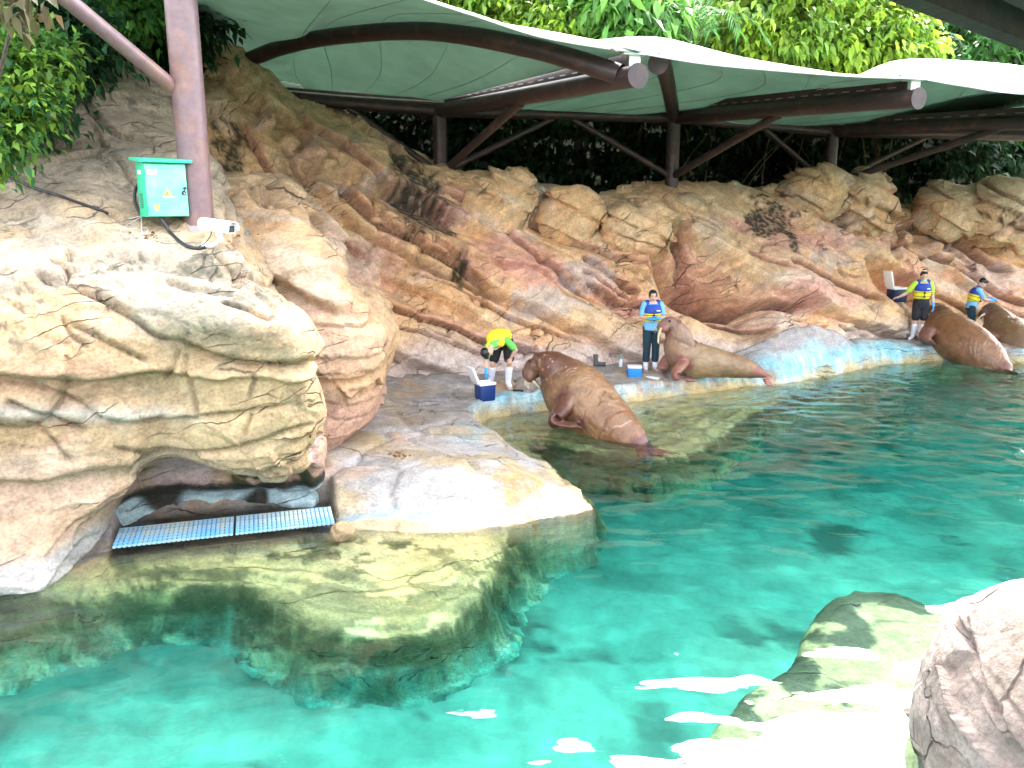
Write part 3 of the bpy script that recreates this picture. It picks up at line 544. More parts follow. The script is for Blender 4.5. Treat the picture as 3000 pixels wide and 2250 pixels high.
def water_mat():
    m = bpy.data.materials.new('pool_water'); m.use_nodes = True; t = m.node_tree; t.nodes.clear(); L = t.links.new
    o = t.nodes.new('ShaderNodeOutputMaterial'); g = t.nodes.new('ShaderNodeBsdfGlass'); g.inputs['IOR'].default_value = 1.33; g.inputs['Roughness'].default_value = 0.0
    tc = t.nodes.new('ShaderNodeTexCoord'); n = t.nodes.new('ShaderNodeTexNoise'); n.inputs['Scale'].default_value = 3.2; n.inputs['Detail'].default_value = 2
    mp = t.nodes.new('ShaderNodeMapping'); mp.inputs['Scale'].default_value = (1, 1.8, 1); L(tc.outputs['Object'], mp.inputs[0]); L(mp.outputs[0], n.inputs['Vector'])
    b = t.nodes.new('ShaderNodeBump'); b.inputs['Strength'].default_value = 1; b.inputs['Distance'].default_value = .0035; L(n.outputs['Fac'], b.inputs['Height']); L(b.outputs[0], g.inputs['Normal'])
    L(g.outputs[0], o.inputs['Surface'])
    v = t.nodes.new('ShaderNodeVolumeAbsorption'); v.inputs['Color'].default_value = (.05, .86, .83, 1); v.inputs['Density'].default_value = .36; L(v.outputs[0], o.inputs['Volume'])
    return m
def wave_h(X, Y):
    P = np.stack([X, Y, 0 * X], 1)
    far = sstep(6.5, 13, Y)
    z = .026 * fbm(P * (.7, 1.2, 1), 2, 110) + .012 * fbm(P * (2.0, 2.6, 1) + 5, 2, 111) * (.4 + far)
    z = z + .021 * (1 - far) * fbm(P * (1.5, 3.0, 1) + 4, 2, 113)
    z = z + .024 * far * fbm(P * (3.2, 5.5, 1) + 9, 2, 112)
    return z
def build_water():
    s = .08; xs = np.arange(-13.5, 20.5, s); ys = np.arange(-1.5, 26.5, s); X, Y = np.meshgrid(xs, ys, indexing='ij'); m, n = X.shape
    V = np.stack([X.ravel(), Y.ravel(), wave_h(X.ravel(), Y.ravel())], 1); F = [grid_faces(m, n)[:, ::-1]]
    idx = np.arange(m * n).reshape(m, n); rim = np.concatenate([idx[:, 0], idx[-1, 1:], idx[::-1, -1][1:], idx[0, ::-1][1:-1]])
    lo = V[rim].copy(); lo[:, 2] = -3.6; b = len(V); k = len(rim); j = np.arange(k); j2 = (j + 1) % k
    sides = np.stack([rim[j], b + j, b + j2, rim[j2]], 1)
    cen = len(V) + k; V = np.concatenate([V, lo, [[3, 12, -3.6]]])
    bot = np.stack([b + j, np.full(k, cen), np.full(k, cen), b + j2], 1)
    Fq = np.concatenate([F[0], sides])
    me = bpy.data.meshes.new('pool_water'); 
    Vf = V.astype(np.float32); tri = np.stack([b + j, np.full(k, cen), b + j2], 1)
    loops = np.concatenate([Fq.ravel(), tri.ravel()]).astype(np.int32); st = np.concatenate([np.arange(0, Fq.size, 4), Fq.size + np.arange(0, tri.size, 3)]).astype(np.int32)
    me.vertices.add(len(Vf)); me.vertices.foreach_set('co', Vf.ravel()); me.loops.add(len(loops)); me.loops.foreach_set('vertex_index', loops)
    me.polygons.add(len(st)); me.polygons.foreach_set('loop_start', st); me.polygons.foreach_set('use_smooth', np.ones(len(st), bool)); me.materials.append(water_mat()); me.update(calc_edges=True)
    bm = bmesh.new(); bm.from_mesh(me); bmesh.ops.recalc_face_normals(bm, faces=bm.faces); bm.to_mesh(me); bm.free()
    put('pool_water', me, kind='structure', label='clear turquoise rippled pool water')
build_water()

# ------------------------------------------------------------------ single boulders
def boulder(name, c, r, seed, label, pal=PAL_WALL, n=None, sub=6, rotz=0.3, tint=None, group=None, disp=1.0, tone=1.0, flat=.75, material=None):
    bm = bmesh.new(); bmesh.ops.create_icosphere(bm, subdivisions=sub, radius=1); me0 = bpy.data.meshes.new('t'); bm.to_mesh(me0); bm.free()
    U = verts(me0); F = np.array([p.vertices[:] for p in me0.polygons]); bpy.data.meshes.remove(me0)
    W = np.sign(U) * np.abs(U) ** flat; W = W / np.maximum(np.linalg.norm(W, axis=1, keepdims=True) ** .5, 1e-6)
    cz, sz = math.cos(rotz), math.sin(rotz); L = W * np.asarray(r); L = np.stack([L[:, 0] * cz - L[:, 1] * sz, L[:, 0] * sz + L[:, 1] * cz, L[:, 2]], 1)
    P = L + np.asarray(c); N = U
    nn = nW if n is None else n; aa = nrm(aW - nn * (aW @ nn)); rr = min(r)
    off, mk = rock_disp(P, nn, aa, seed, big=(.8 * rr, .16 * rr * disp), small=(.3 * rr, .05 * rr * disp), crack=.05 * rr, lump=.25 * rr * disp, chip=.03 * rr, cells=(.8 * rr, .08 * rr * disp))
    col = shade_rock(P, mk, seed, pal, wp=.5, wo=.6, ww=.5, st=(.8, .8, 1.2), dirt=.6) * tone
    if tint is not None: col = tint(P, N, col)
    me = mesh_np(name, L + N * off[:, None], F, [material or M['rock']], col=col)
    return put(name, me, loc=c, label=label, cat='boulder', group=group)
def olive(P, N, c): return cmix(c, (.42, .33, .21), .6 * sstep(-.1, .5, N[:, 2] + .3 * fbm(P, 2, 3)))
RG = 'boulders along the cliff top'
for i, (u, v, Y, rx, ry, rz, lab) in enumerate((
        (1345, 575, 18.6, .95, .7, .62, 'tan boulder with dark moss patch at the foot of the leftmost back column'),
        (1480, 570, 18.4, .85, .7, .78, 'tall cracked tan boulder, highest on the cliff left of the row'),
        (1680, 600, 18.7, .70, .6, .58, 'squarish tan boulder with a grey face between two others on the ridge'),
        (1875, 650, 18.9, .85, .6, .52, 'cracked angular boulder right of the squarish one on the ridge'),
        (1990, 600, 20.2, .45, .5, .4, 'small dark boulder tucked behind the ridge beside the second column'),
        (2400, 535, 21.6, 1.15, .8, .62, 'broad olive-brown boulder on the ridge under the second beam'),
        (2530, 570, 21.9, .62, .6, .85, 'narrow brown boulder leaning against the broad olive one'),
        (2770, 590, 23.0, .85, .8, .75, 'blocky olive boulder standing above a dark hollow at the right'),
        (2935, 620, 22.8, 1.0, .8, .95, 'large veined orange boulder at the right edge of the cliff top'))):
    boulder('boulder', uvY(u, v + 22, Y), (rx, ry, rz), 200 + i * 13, lab, rotz=.35, tint=(olive if i > 3 else None), group=RG, tone=(.9 if i > 4 else 1), sub=6, flat=.58, disp=1.25)
fg = uvY(3010, 2060, 4.35)
boulder('foreground_boulder', (fg[0] + .62, fg[1] + .05, .2), (.88, 1.2, 1.18), 333, 'large pinkish grey boulder at the lower right corner', pal=dict(tan=(.47, .40, .35), orange=(.45, .32, .24), white=(.52, .49, .47), pink=(.46, .36, .33), grey=(.38, .34, .31), vein=(.16, .12, .09)), sub=7, rotz=.2, disp=.42, flat=.75, material=M['smooth'], tone=.54)

def build_submerged():
    poly = [uvz(u, v, -.45)[:2] for u, v in ((2430, 1790), (2500, 1772), (2620, 1785), (2720, 1822), (2830, 1812), (3100, 1850), (3300, 2300), (2900, 2600), (1950, 2500), (2010, 2240), (2150, 2085), (2300, 2005), (2360, 1880))]
    s = .03; xs = np.arange(-.2, 5.6, s); ys = np.arange(2.6, 8.4, s); X, Y = np.meshgrid(xs, ys, indexing='ij'); m, n = X.shape; X, Y = X.ravel(), Y.ravel(); P = np.stack([X, Y, 0 * X], 1)
    d = poly_sd(X, Y, poly) + .07 * fbm(P * 2, 3, 120)
    z = -.5 + .07 * fbm(P * 1.2, 3, 121) + .02 * fbm(P * 6, 3, 122) + .12 * sstep(.2, 2.0, d) - 2.4 * sstep(.05, -.3, d) - .12 * sstep(.25, 0, d)
    c = np.tile(np.array((.25, .24, .125)), (len(X), 1)); c = cmix(c, (.31, .285, .16), sstep(-.2, .3, fbm(P, 3, 123)))
    c = cmix(c, (.035, .05, .03), .95 * sstep(.02, .12, fbm(P * (1.7, 1.7, 1) + 8, 4, 124) - .55 * sstep(.1, .9, d) + .16))
    c = cmix(c, (.05, .06, .04), .8 * sstep(.05, .0, np.abs(fbm(P * 1.1 + 3, 3, 125))) * sstep(.0, .2, fbm(P * .8, 2, 126)))
    c = cmix(c, (.02, .08, .06), .9 * sstep(.02, -.15, d))
    P[:, 2] = z; F = grid_faces(m, n); kk = (d.ravel() > -.6)[F].any(1)
    put('submerged_rock', mesh_np('submerged_rock', P, F[kk][:, ::-1], [M['wetrock']], col=c), kind='structure', label='flat olive rock slab just under the water at lower right')
build_submerged()

# ------------------------------------------------------------------ land behind the cliff
def build_hill():
    xs = np.linspace(-70, 90, 130); ys = np.concatenate([np.linspace(17.5, 45, 110), np.linspace(47, 120, 20)]); X, Y = np.meshgrid(xs, ys, indexing='ij'); m, n = X.shape; X, Y = X.ravel(), Y.ravel(); P = np.stack([X, Y, 0 * X], 1)
    t = Y - (20.2 + .32 * X * (X > -5))
    z = 2.6 + 1.3 * sstep(0, 3, t) + 4.0 * sstep(3.5, 9, t) + .06 * np.clip(t, 0, 200) + .4 * fbm(P * .2, 3, 130)
    z = np.where(t < 0, -3.0, z); P[:, 2] = z
    put('hillside', mesh_np('hillside', P, grid_faces(m, n)[:, ::-1], [mat('leaf_litter', (.035, .03, .018), rough=.95, alt=(.03, .045, .012), altscale=1.2, grain=.3, bump=.03, bscale=5)]), kind='structure', label='dark wooded slope behind the cliff')
    xs = np.array([[-400, -400, -4.2], [400, -400, -4.2], [400, 400, -4.2], [-400, 400, -4.2]], float)
    put('ground', mesh_np('ground', xs, np.array([[0, 1, 2, 3]]), [mat('earth', (.10, .08, .05), rough=.95, grain=.3, gscale=.5)], smooth=False), kind='structure', label='earth ground around the pool')
build_hill()
# ------------------------------------------------------------------ canopy: steel columns, beams and membranes
def tube_np(pts, r, seg=20, cap=True):
    pts = np.asarray(pts, float); k = len(pts); r = np.broadcast_to(np.asarray(r, float), (k,))
    T = np.gradient(pts, axis=0); T /= np.linalg.norm(T, axis=1)[:, None]
    ref = np.array([0, 0, 1.]) if abs(T[0][2]) < .9 else np.array([1., 0, 0])
    u = np.cross(T[0], ref); u /= np.linalg.norm(u); V = []
    for i in range(k):
        u = u - T[i] * (u @ T[i]); u /= np.linalg.norm(u); w = np.cross(T[i], u)
        a = np.linspace(0, 2 * np.pi, seg, endpoint=False); V.append(pts[i] + r[i] * (np.cos(a)[:, None] * u + np.sin(a)[:, None] * w))
    V = np.concatenate(V); F = []
    for i in range(k - 1):
        for j in range(seg): F.append((i * seg + j, i * seg + (j + 1) % seg, (i + 1) * seg + (j + 1) % seg, (i + 1) * seg + j))
    F = [list(f) for f in F]
    if cap: F += [list(range(seg))[::-1], [(k - 1) * seg + j for j in range(seg)]]
    return V, F
def mesh_list(name, parts, mats, smooth=True, mis=None, auto=True):
    V, F, MI = [], [], []; b = 0
    for i, (v, f) in enumerate(parts):
        V += [tuple(p) for p in v]; F += [[j + b for j in q] for q in f]; MI += [mis[i] if mis else 0] * len(f); b += len(v)
    me = bpy.data.meshes.new(name); me.from_pydata(V, [], F)
    for m in mats: me.materials.append(m)
    me.polygons.foreach_set('material_index', MI)
    if smooth:
        me.polygons.foreach_set('use_smooth', np.ones(len(F), bool))
        bm = bmesh.new(); bm.from_mesh(me)
        for e in bm.edges:
            if len(e.link_faces) == 2 and e.calc_face_angle(0) > R(40): e.smooth = False
        bm.to_mesh(me); bm.free()
    me.update(); return me
def box_np(c, s, rot=None, bev=0):
    bm = bmesh.new(); bmesh.ops.create_cube(bm, size=1)
    bmesh.ops.scale(bm, vec=s, verts=bm.verts)
    if bev: bmesh.ops.bevel(bm, geom=bm.edges[:], offset=bev, segments=2, affect='EDGES', profile=.6)
    if rot is not None: bmesh.ops.rotate(bm, matrix=rot, verts=bm.verts)
    bmesh.ops.translate(bm, vec=c, verts=bm.verts); bm.verts.index_update()
    V = [tuple(v.co) for v in bm.verts]; F = [[v.index for v in f.verts] for f in bm.faces]; bm.free(); return V, F
def tube(name, pts, r, material, parent=None, seg=20, **kw): return put(name, mesh_list(name, [tube_np(pts, r, seg)], [material]), parent, **kw)
def curve(P, k=24): P = np.asarray(P, float); return catmull(P, np.linspace(0, len(P) - 1, k))

A = np.array
TIP = [A((-6.6, 8.4, 8.3)), A(uvY(1868, 222, 12.5)), A(uvY(2690, 288, 14.3)), A((13.2, 16.4, 5.3))]
COLT = [A(uvY(690, 285, 19.0)), A(uvY(1288, 325, 19.2)), A(uvY(1975, 345, 20.4)), A(uvY(2440, 385, 22.3)), A(uvY(3010, 400, 23.6))]
M['cap'] = mat('pipe_end', (.032, .023, .027), rough=.55, alt=(.05, .032, .03), altscale=4, grain=.2, gscale=14)
M['clip'] = mat('clip_grey', (.22, .24, .23), rough=.6)
def shelter_frame(i, label, base_v):
    c, tip = COLT[i], TIP[i]
    root = empty('cantilever_column', (c[0], c[1], 3.2), label, 'steel frame', 'steel frames holding up the canopy')
    def rel(p): return [A(q) - A((c[0], c[1], 3.2)) for q in p]
    tube('column', rel([(c[0], c[1], 2.6), c + (0, 0, .1)]), .16, M['steel'], root, 24)
    d = tip - c; back = c - d * .12
    b0 = c + (0, 0, 0); tube('beam', rel([back, c, c + d * .5, tip]), .155, M['steel'], root, 28)
    dn = d / np.linalg.norm(d)
    tube('end_plate', rel([tip + dn * .0, tip + dn * .018]), .175, M['cap'], root, 32)
    tube('strut', rel([(c[0], c[1], c[2] - 1.35), c + d * .52 - (0, 0, .1)]), .085, M['steel'], root, 16)
    pl = box_np((0, 0, 0), (.34, .22, .035), bev=.006); o = put('corner_plate', mesh_list('corner_plate', [pl], [M['white']]), root, loc=rel([tip - dn * .10 + A((0, 0, .30))])[0], rot=(0, 0, math.atan2(d[1], d[0]) + 1.2))
    web = box_np((0, 0, 0), (.16, .02, .17)); put('bracket', mesh_list('bracket', [web], [M['white']]), root, loc=rel([tip - dn * .08 + A((0, 0, .2))])[0], rot=(0, 0, math.atan2(d[1], d[0]) + 1.3))
    for s in (-1, 1):
        put('bolt', mesh_list('bolt', [tube_np([(0, 0, -.04), (0, 0, .04)], .022, 8)], [M['steel']]), root, loc=rel([tip - dn * .1 + A((s * .1, .02 * s, .32))])[0])
        sd_ = A((s * .85, -.5 * (s < 0) + .3 * (s > 0), .06)); sd_ = sd_ / np.linalg.norm(sd_)
        tube('tension_rod', rel([tip - dn * .1 + A((0, 0, .31)), tip - dn * .1 + A((0, 0, .31)) + sd_ * .42]), .022, mat('rusty_rod', (.22, .07, .05), rough=.6, alt=(.55, .5, .45), altscale=9, altlo=.5, althi=.55), root, 10)
    # slotted lacing strip between beam and membrane
    q0, q1 = c + d * .04, c + d * .965; e_ = nrm(np.cross(dn, (0, 0, 1))) * .012; o_ = A((c[0], c[1], 3.2))
    V = [q0 + e_ + A((0, 0, .11)), q1 + e_ + A((0, 0, .11)), q1 + e_ + A((0, 0, .33)), q0 + e_ + A((0, 0, .30)), q0 - e_ + A((0, 0, .11)), q1 - e_ + A((0, 0, .11)), q1 - e_ + A((0, 0, .33)), q0 - e_ + A((0, 0, .30))]
    put('lacing_strip', mesh_list('lacing_strip', [([v - o_ for v in V], [[0, 1, 2, 3], [7, 6, 5, 4], [0, 4, 5, 1], [1, 5, 6, 2], [2, 6, 7, 3], [3, 7, 4, 0]])], [M['steel']], smooth=False), root)
    parts = []
    e = nrm(np.cross(dn, (0, 0, 1)))
    for j in range(15):
        p = c + d * (.22 + .05 * j) + A((0, 0, .155 + .05)); parts.append(tube_np([p - dn * .09, p + dn * .09], .018, 6))
    for j, prt in enumerate(parts):
        put('lacing_clip', mesh_list('lacing_clip', [([q - A((c[0], c[1], 3.2)) for q in prt[0]], prt[1])], [M['clip']]), root)
    return root
shelter_frame(1, 'dark steel column with cantilever beam ending in the nearest round pipe end', 530)
shelter_frame(2, 'dark steel column with long beam ending in the right-hand round pipe end', 540)
shelter_frame(3, 'dark steel column and beam in the shade at the far right', 540)
br = empty('ridge_beam', tuple(A(COLT[1])), 'long dark horizontal steel beam joining the back columns', 'steel beam')
bp = [COLT[0] + A((-2.2, -.3, .05)), COLT[0] + A((0, 0, .05)), COLT[1], COLT[2], COLT[3], COLT[4]]
for i in range(5): tube('beam', [A(bp[i]) - COLT[1], A(bp[i + 1]) - COLT[1]], .13, M['steel'], br, 18)
for i in range(5):
    a_, b_ = A(bp[i]) - COLT[1], A(bp[i + 1]) - COLT[1]; e_ = nrm(np.cross(b_ - a_, (0, 0, 1))) * .012
    V = [a_ + e_ + A((0, 0, .08)), b_ + e_ + A((0, 0, .08)), b_ + e_ + A((0, 0, .24)), a_ + e_ + A((0, 0, .24)), a_ - e_ + A((0, 0, .08)), b_ - e_ + A((0, 0, .08)), b_ - e_ + A((0, 0, .24)), a_ - e_ + A((0, 0, .24))]
    put('lacing_strip', mesh_list('lacing_strip', [(V, [[0, 1, 2, 3], [7, 6, 5, 4], [0, 4, 5, 1], [1, 5, 6, 2], [2, 6, 7, 3], [3, 7, 4, 0]])], [M['steel']], smooth=False), br)
for i in (1, 2, 3):
    for s, q in ((-1, bp[i]), (1, bp[min(i + 2, 5)])):
        pass
    b = COLT[i] - A((0, 0, 1.35)); a = A(bp[i + 1]) * .52 + A(bp[i]) * .48; tube('brace', [b - COLT[1], a - COLT[1]], .07, M['steel'], br, 12)
    a = A(bp[i + 1]) * .5 + A(bp[i + 2]) * .5; tube('brace', [b - COLT[1], a - COLT[1]], .07, M['steel'], br, 12)
# arched rib of the near bay
arch1 = curve([TIP[1] - nrm(TIP[1] - COLT[1]) * .35 + A((-.05, 0, .05)), A(uvY(1560, 142, 13.6)), A(uvY(1260, 92, 15.0)), A(uvY(1000, 104, 16.3)), A(uvY(820, 140, 17.4)), A(uvY(640, 215, 18.6))], 40)
tube('arched_rib', arch1, .15, M['steel'], None, 20, label='curved dark steel pipe arching under the near canopy membrane', cat='steel pipe')
rib2 = curve([TIP[1] + A((.35, .4, .22)), A(uvY(1935, 172, 14.2)), A(uvY(1950, 215, 16.2)), A(uvY(1965, 290, 18.8)), COLT[2]], 30)
tube('arched_rib', rib2, .15, M['steel'], None, 18, label='dark steel rib dropping from the middle membrane onto the second column', cat='steel pipe')
M['seam'] = mat('seam_green', (.095, .175, .125), rough=.8)
def membrane(name, curves, label, nu=70, nv=50):
    """curves: front edge, ..., back edge; each a list of points running the same way"""
    C = np.stack([curve(c, nu) for c in curves])             # (k, nu, 3)
    S = catmull(C, np.linspace(0, len(C) - 1, nv))           # (nv, nu, 3)
    N = gnormals(S); N = np.where(N[..., 2:3] < 0, -N, N)
    t = .02
    root = empty(name, tuple(S[0, 0]), label, 'canopy', 'canopy membranes over the ledge')
    o = S[0, 0]
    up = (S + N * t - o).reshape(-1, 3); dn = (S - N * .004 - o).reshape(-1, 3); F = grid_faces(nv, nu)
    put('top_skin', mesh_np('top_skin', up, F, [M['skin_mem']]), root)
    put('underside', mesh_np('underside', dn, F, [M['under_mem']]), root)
    for nm, row in (('front_hem', 0), ('rear_hem', -1)):
        put(nm, mesh_list(nm, [tube_np(S[row] + N[row] * .012 - o, .02, 8)], [M['skin_mem']]), root)
    for k in range(1, 7):                                # welded seams of the fabric
        j = int(k * nu / 7); put('seam', mesh_list('seam', [tube_np(S[1:-1, j] - N[1:-1, j] * .006 - o,   .006, 5)], [M['seam']]), root)
    return root
up = A((0, 0, .30))
T1, T2, T3 = TIP[1] + up, TIP[2] + up, TIP[3] + up
fr1 = [T1, A(uvY(1600, 112, 12.1)), A(uvY(1400, 50, 11.6)), A(uvY(1190, -20, 11.0)), A(uvY(800, -170, 10.0)), A((-7.0, 8.2, 8.6))]
ar1 = [T1 + A((-.15, .15, .02)), arch1[9] + up * .62, arch1[18] + up * .62, arch1[26] + up * .62, arch1[33] + up * .62, A((-9.5, 15.5, 7.4))]
md1 = [T1 * .5 + (COLT[1] + up * .7) * .5 + A((-.1, 0, .0)), A(uvY(1340, 232, 17.2)), A(uvY(1150, 212, 17.8)), A(uvY(950, 205, 18.6)), A(uvY(760, 210, 19.3)), A((-10, 17.5, 6.8))]
bk1 = [COLT[1] + up * .7, A(uvY(1200, 285, 19.2)), A(uvY(1080, 278, 19.2)), A(uvY(960, 268, 19.3)), A(uvY(800, 262, 19.4)), A((-10.5, 18.8, 6.2))]
membrane('canopy_membrane', [fr1, ar1, md1, bk1], 'large near canopy membrane, green underneath, sweeping up to the top edge')
f2 = [T1 + A((.02, 0, 0)), A(uvY(2060, 187, 12.95)), A(uvY(2280, 208, 13.4)), A(uvY(2490, 224, 13.85)), T2]
r2 = [T1 * .8 + COLT[1] * .2 + A((.1, 0, .40)), rib2[9] + A((-.1, 0, .34)), A(uvY(2150, 172, 15.2)), A(uvY(2400, 222, 15.6)), T2 * .75 + COLT[2] * .25 + up * .2]
r2b = [T1 * .45 + (COLT[1]) * .55 + up * .6, rib2[18] + A((-.4, 0, .25)), A(uvY(2130, 255, 18.0)), A(uvY(2300, 285, 18.2)), T2 * .5 + COLT[2] * .5 + up * .4]
b2 = [COLT[1] + up * .7, A(uvY(1480, 326, 19.6)), A(uvY(1680, 332, 19.9)), A(uvY(1850, 338, 20.2)), COLT[2] + up * .7]
membrane('canopy_membrane', [f2, r2, r2b, b2], 'middle canopy membrane with a small white hump between the two round pipe ends')
f3 = [T2 + A((.02, 0, 0)), A(uvY(2830, 254, 14.9)), A(uvY(3000, 276, 15.4)), A((11.2, 16.0, 5.6)), T3]
r3 = [T2 * .8 + COLT[2] * .2 + A((.05, .0, .0)), A(uvY(2620, 182, 17.0)), A(uvY(2820, 182, 17.4)), A(uvY(3010, 204, 17.8)), T3 * .8 + COLT[3] * .2 + up]
r3b = [T2 * .45 + COLT[2] * .55 + up * .3, A(uvY(2450, 290, 19.6)), A(uvY(2680, 300, 20.2)), A(uvY(2900, 318, 20.8)), T3 * .5 + COLT[3] * .5 + up * .5]
b3 = [COLT[2] + up * .6, A(uvY(2150, 358, 20.9)), A(uvY(2250, 365, 21.4)), A(uvY(2350, 370, 21.9)), COLT[3] + up * .6]
membrane('canopy_membrane', [f3, r3, r3b, b3], 'far right canopy membrane with a broad white top')
b4 = [COLT[3] + up * .6, COLT[4] + up * .6 + A((0, .2, 0)), COLT[4] + A((3, 1.2, .1)), COLT[4] + A((6, 2, .1))]
f4 = [T3, T3 + A((2, .6, .2)), T3 + A((4, 1.2, .3)), T3 + A((7, 2, .4))]
m4 = [(T3 + COLT[3]) / 2 + A((0, 0, .5)), (T3 + COLT[4]) / 2 + A((0, 0, .7)), (T3 + COLT[4]) / 2 + A((3, 1, .7)), (T3 + COLT[4]) / 2 + A((6, 2, .5))]
membrane('canopy_membrane', [f4, m4, b4], 'edge of a further canopy membrane at the right border')

# hidden sheets added behind the back beam to keep sky light off the shrubs
for i, lab in ((1, 'added light-blocking sheet behind the beam of the near canopy'), (2, 'added light-blocking sheet behind the beam of the middle canopy'), (3, 'added light-blocking sheet behind the beam of the far canopy'), (4, 'added light-blocking sheet behind the canopy at the right border')):
    p_, q_ = A(bp[i]) + up * .6, A(bp[i + 1]) + up * .6; bk_ = A((-.6, 3.6, .1))
    membrane('canopy_membrane', [[p_, (p_ + q_) / 2 + A((0, 0, -.03)), q_], [p_ + bk_ * .5 + A((0, 0, .1)), (p_ + q_) / 2 + bk_ * .5 + A((0, 0, .3)), q_ + bk_ * .5 + A((0, 0, .1))], [p_ + bk_, (p_ + q_) / 2 + bk_ * .92, q_ + bk_]], lab, 30, 24)
# the near pillar at the left with its brace
pb, ptop = A(uvY(583, 668, 10.0)), None
pl = empty('canopy_pillar', tuple(pb), 'thick purple-brown steel pillar with peeling paint beside the green box', 'pillar')
tube('shaft', [(0, 0, -.25), (0, 0, 5.2)], .178, M['pillar'], pl, 36)
tube('base_collar', [(0, 0, -.3), (0, 0, .03)], .215, mat('grout', (.33, .31, .32), rough=.8, grain=.2), pl, 24)
bt = A(uvY(515, 262, 9.95)) - pb; be = A(uvY(150, -40, 8.8)) - pb
tube('brace', [bt + (bt - be) * .03, be, be + (be - bt) * .8], .083, M['pillar'], pl, 24)
tube('weld_ring', [bt + (bt - be) * -.005, bt + (be - bt) * .012], .095, M['pillar'], pl, 20)

# the visitors' roof over the viewing side, its dark edge crossing the upper right corner
def build_roof():
    z = 4.95; a = A(uvY(2600, 0, 1)); 
    def onz(u, v, zz): return A(uvz(u, v, zz))
    p, q = onz(2585, -5, z), onz(3000, 150, z); e = nrm((q - p)); nn = A((e[1], -e[0], 0))      # towards the viewer's side
    p0, p1 = p - e * 7, p + e * 16
    root = empty('visitor_roof', tuple(p), 'dark underside of the visitors\' roof crossing the upper right corner', 'roof')
    def slab(name, s0, s1, z0, z1, m, a0=p0, a1=p1):
        V = [a0 + nn * s0, a1 + nn * s0, a1 + nn * s1, a0 + nn * s1]; V = [A((v[0], v[1], z0)) - p for v in V] + [A((v[0], v[1], z1)) - p for v in V]
        F = [[3, 2, 1, 0], [4, 5, 6, 7], [0, 1, 5, 4], [1, 2, 6, 5], [2, 3, 7, 6], [3, 0, 4, 7]]
        put(name, mesh_list(name, [(V, F)], [m], smooth=False), root)
    bark = mat('weathered_timber', (.032, .026, .022), rough=.85, grain=.5, gscale=6, bump=.02, bscale=9)
    dk = mat('roof_underside', (.02, .018, .016), rough=.9, grain=.3, gscale=5)
    slab('fascia', 0, .16, z, z + .34, bark); slab('ceiling', .16, 4.2, z + .24, z + .32, dk); slab('rafter', .42, .62, z + .05, z + .24, bark); slab('rafter', 2.6, 2.8, z + .05, z + .24, bark)
    for k in range(12):
        a0 = p0 + e * (1.5 + 1.8 * k); slab('joist', .62, 4.2, z + .14, z + .24, bark, a0, a0 + e * .1)
build_roof()
# ------------------------------------------------------------------ flesh: lofts joined by voxel remeshing
def unit(v): v = np.asarray(v, float); return v / (np.linalg.norm(v) + 1e-12)
def loftS(C, S, rx, ry, k=None, seg=22, cap=1.0):
    C = np.asarray(C, float); n = len(C); k = k or max(8, 5 * n); ts = np.linspace(0, n - 1, k)
    S = np.asarray(S, float); S = np.broadcast_to(S, C.shape) if S.ndim == 1 else S
    c = catmull(C, ts); s = catmull(S, ts); a = catmull(np.broadcast_to(np.asarray(rx, float), (n,)).copy(), ts).ravel(); b = catmull(np.broadcast_to(np.asarray(ry, float), (n,)).copy(), ts).ravel()
    T = np.gradient(c, axis=0); T /= np.linalg.norm(T, axis=1)[:, None] + 1e-12
    rings = []
    def ring(p, t, sv, A_, B_):
        sv = sv - t * (sv @ t); sv = unit(sv); f = np.cross(t, sv); an = np.linspace(0, 2 * np.pi, seg, endpoint=False)
        return p + A_ * np.cos(an)[:, None] * sv + B_ * np.sin(an)[:, None] * f
    e0, e1 = cap * min(a[0], b[0]), cap * min(a[-1], b[-1])
    for q in (.98, .8, .45): rings.append(ring(c[0] - T[0] * e0 * q, T[0], s[0], a[0] * math.sqrt(1 - q * q), b[0] * math.sqrt(1 - q * q)))
    for i in range(k): rings.append(ring(c[i], T[i], s[i], a[i], b[i]))
    for q in (.45, .8, .98): rings.append(ring(c[-1] + T[-1] * e1 * q, T[-1], s[-1], a[-1] * math.sqrt(1 - q * q), b[-1] * math.sqrt(1 - q * q)))
    m = len(rings); V = np.concatenate(rings); F = []
    for i in range(m - 1):
        for j in range(seg): F.append([i * seg + j, i * seg + (j + 1) % seg, (i + 1) * seg + (j + 1) % seg, (i + 1) * seg + j])
    F += [list(range(seg))[::-1], [(m - 1) * seg + j for j in range(seg)]]
    return V, F
def limb(pts, r, seg=14):
    pts = np.asarray(pts, float); d = pts[-1] - pts[0]; s = (1, 0, 0) if abs(unit(d)[0]) < .8 else (0, 1, 0)
    return loftS(pts, s, r, r, k=6 * len(pts), seg=seg)
def ball(c, r, side=(1, 0, 0), seg=16):
    r = np.broadcast_to(np.asarray(r, float), (3,)); bm = bmesh.new(); bmesh.ops.create_icosphere(bm, subdivisions=3, radius=1)
    V = np.array([v.co for v in bm.verts]) * r + np.asarray(c); F = [[v.index for v in f.verts] for f in bm.faces]; bm.free(); return V, F
def remesh(parts, voxel, smooth=3, fac=.5):
    me = mesh_list('tmp', parts, [], smooth=False); o = bpy.data.objects.new('tmp', me); COL.objects.link(o)
    m = o.modifiers.new('r', 'REMESH'); m.mode = 'VOXEL'; m.voxel_size = voxel; m.use_smooth_shade = True
    if smooth: s = o.modifiers.new('s', 'SMOOTH'); s.iterations = smooth; s.factor = fac
    dg = bpy.context.evaluated_depsgraph_get(); dg.update()
    out = bpy.data.meshes.new_from_object(o.evaluated_get(dg)); bpy.data.objects.remove(o); bpy.data.meshes.remove(me)
    out.polygons.foreach_set('use_smooth', np.ones(len(out.polygons), bool)); return out
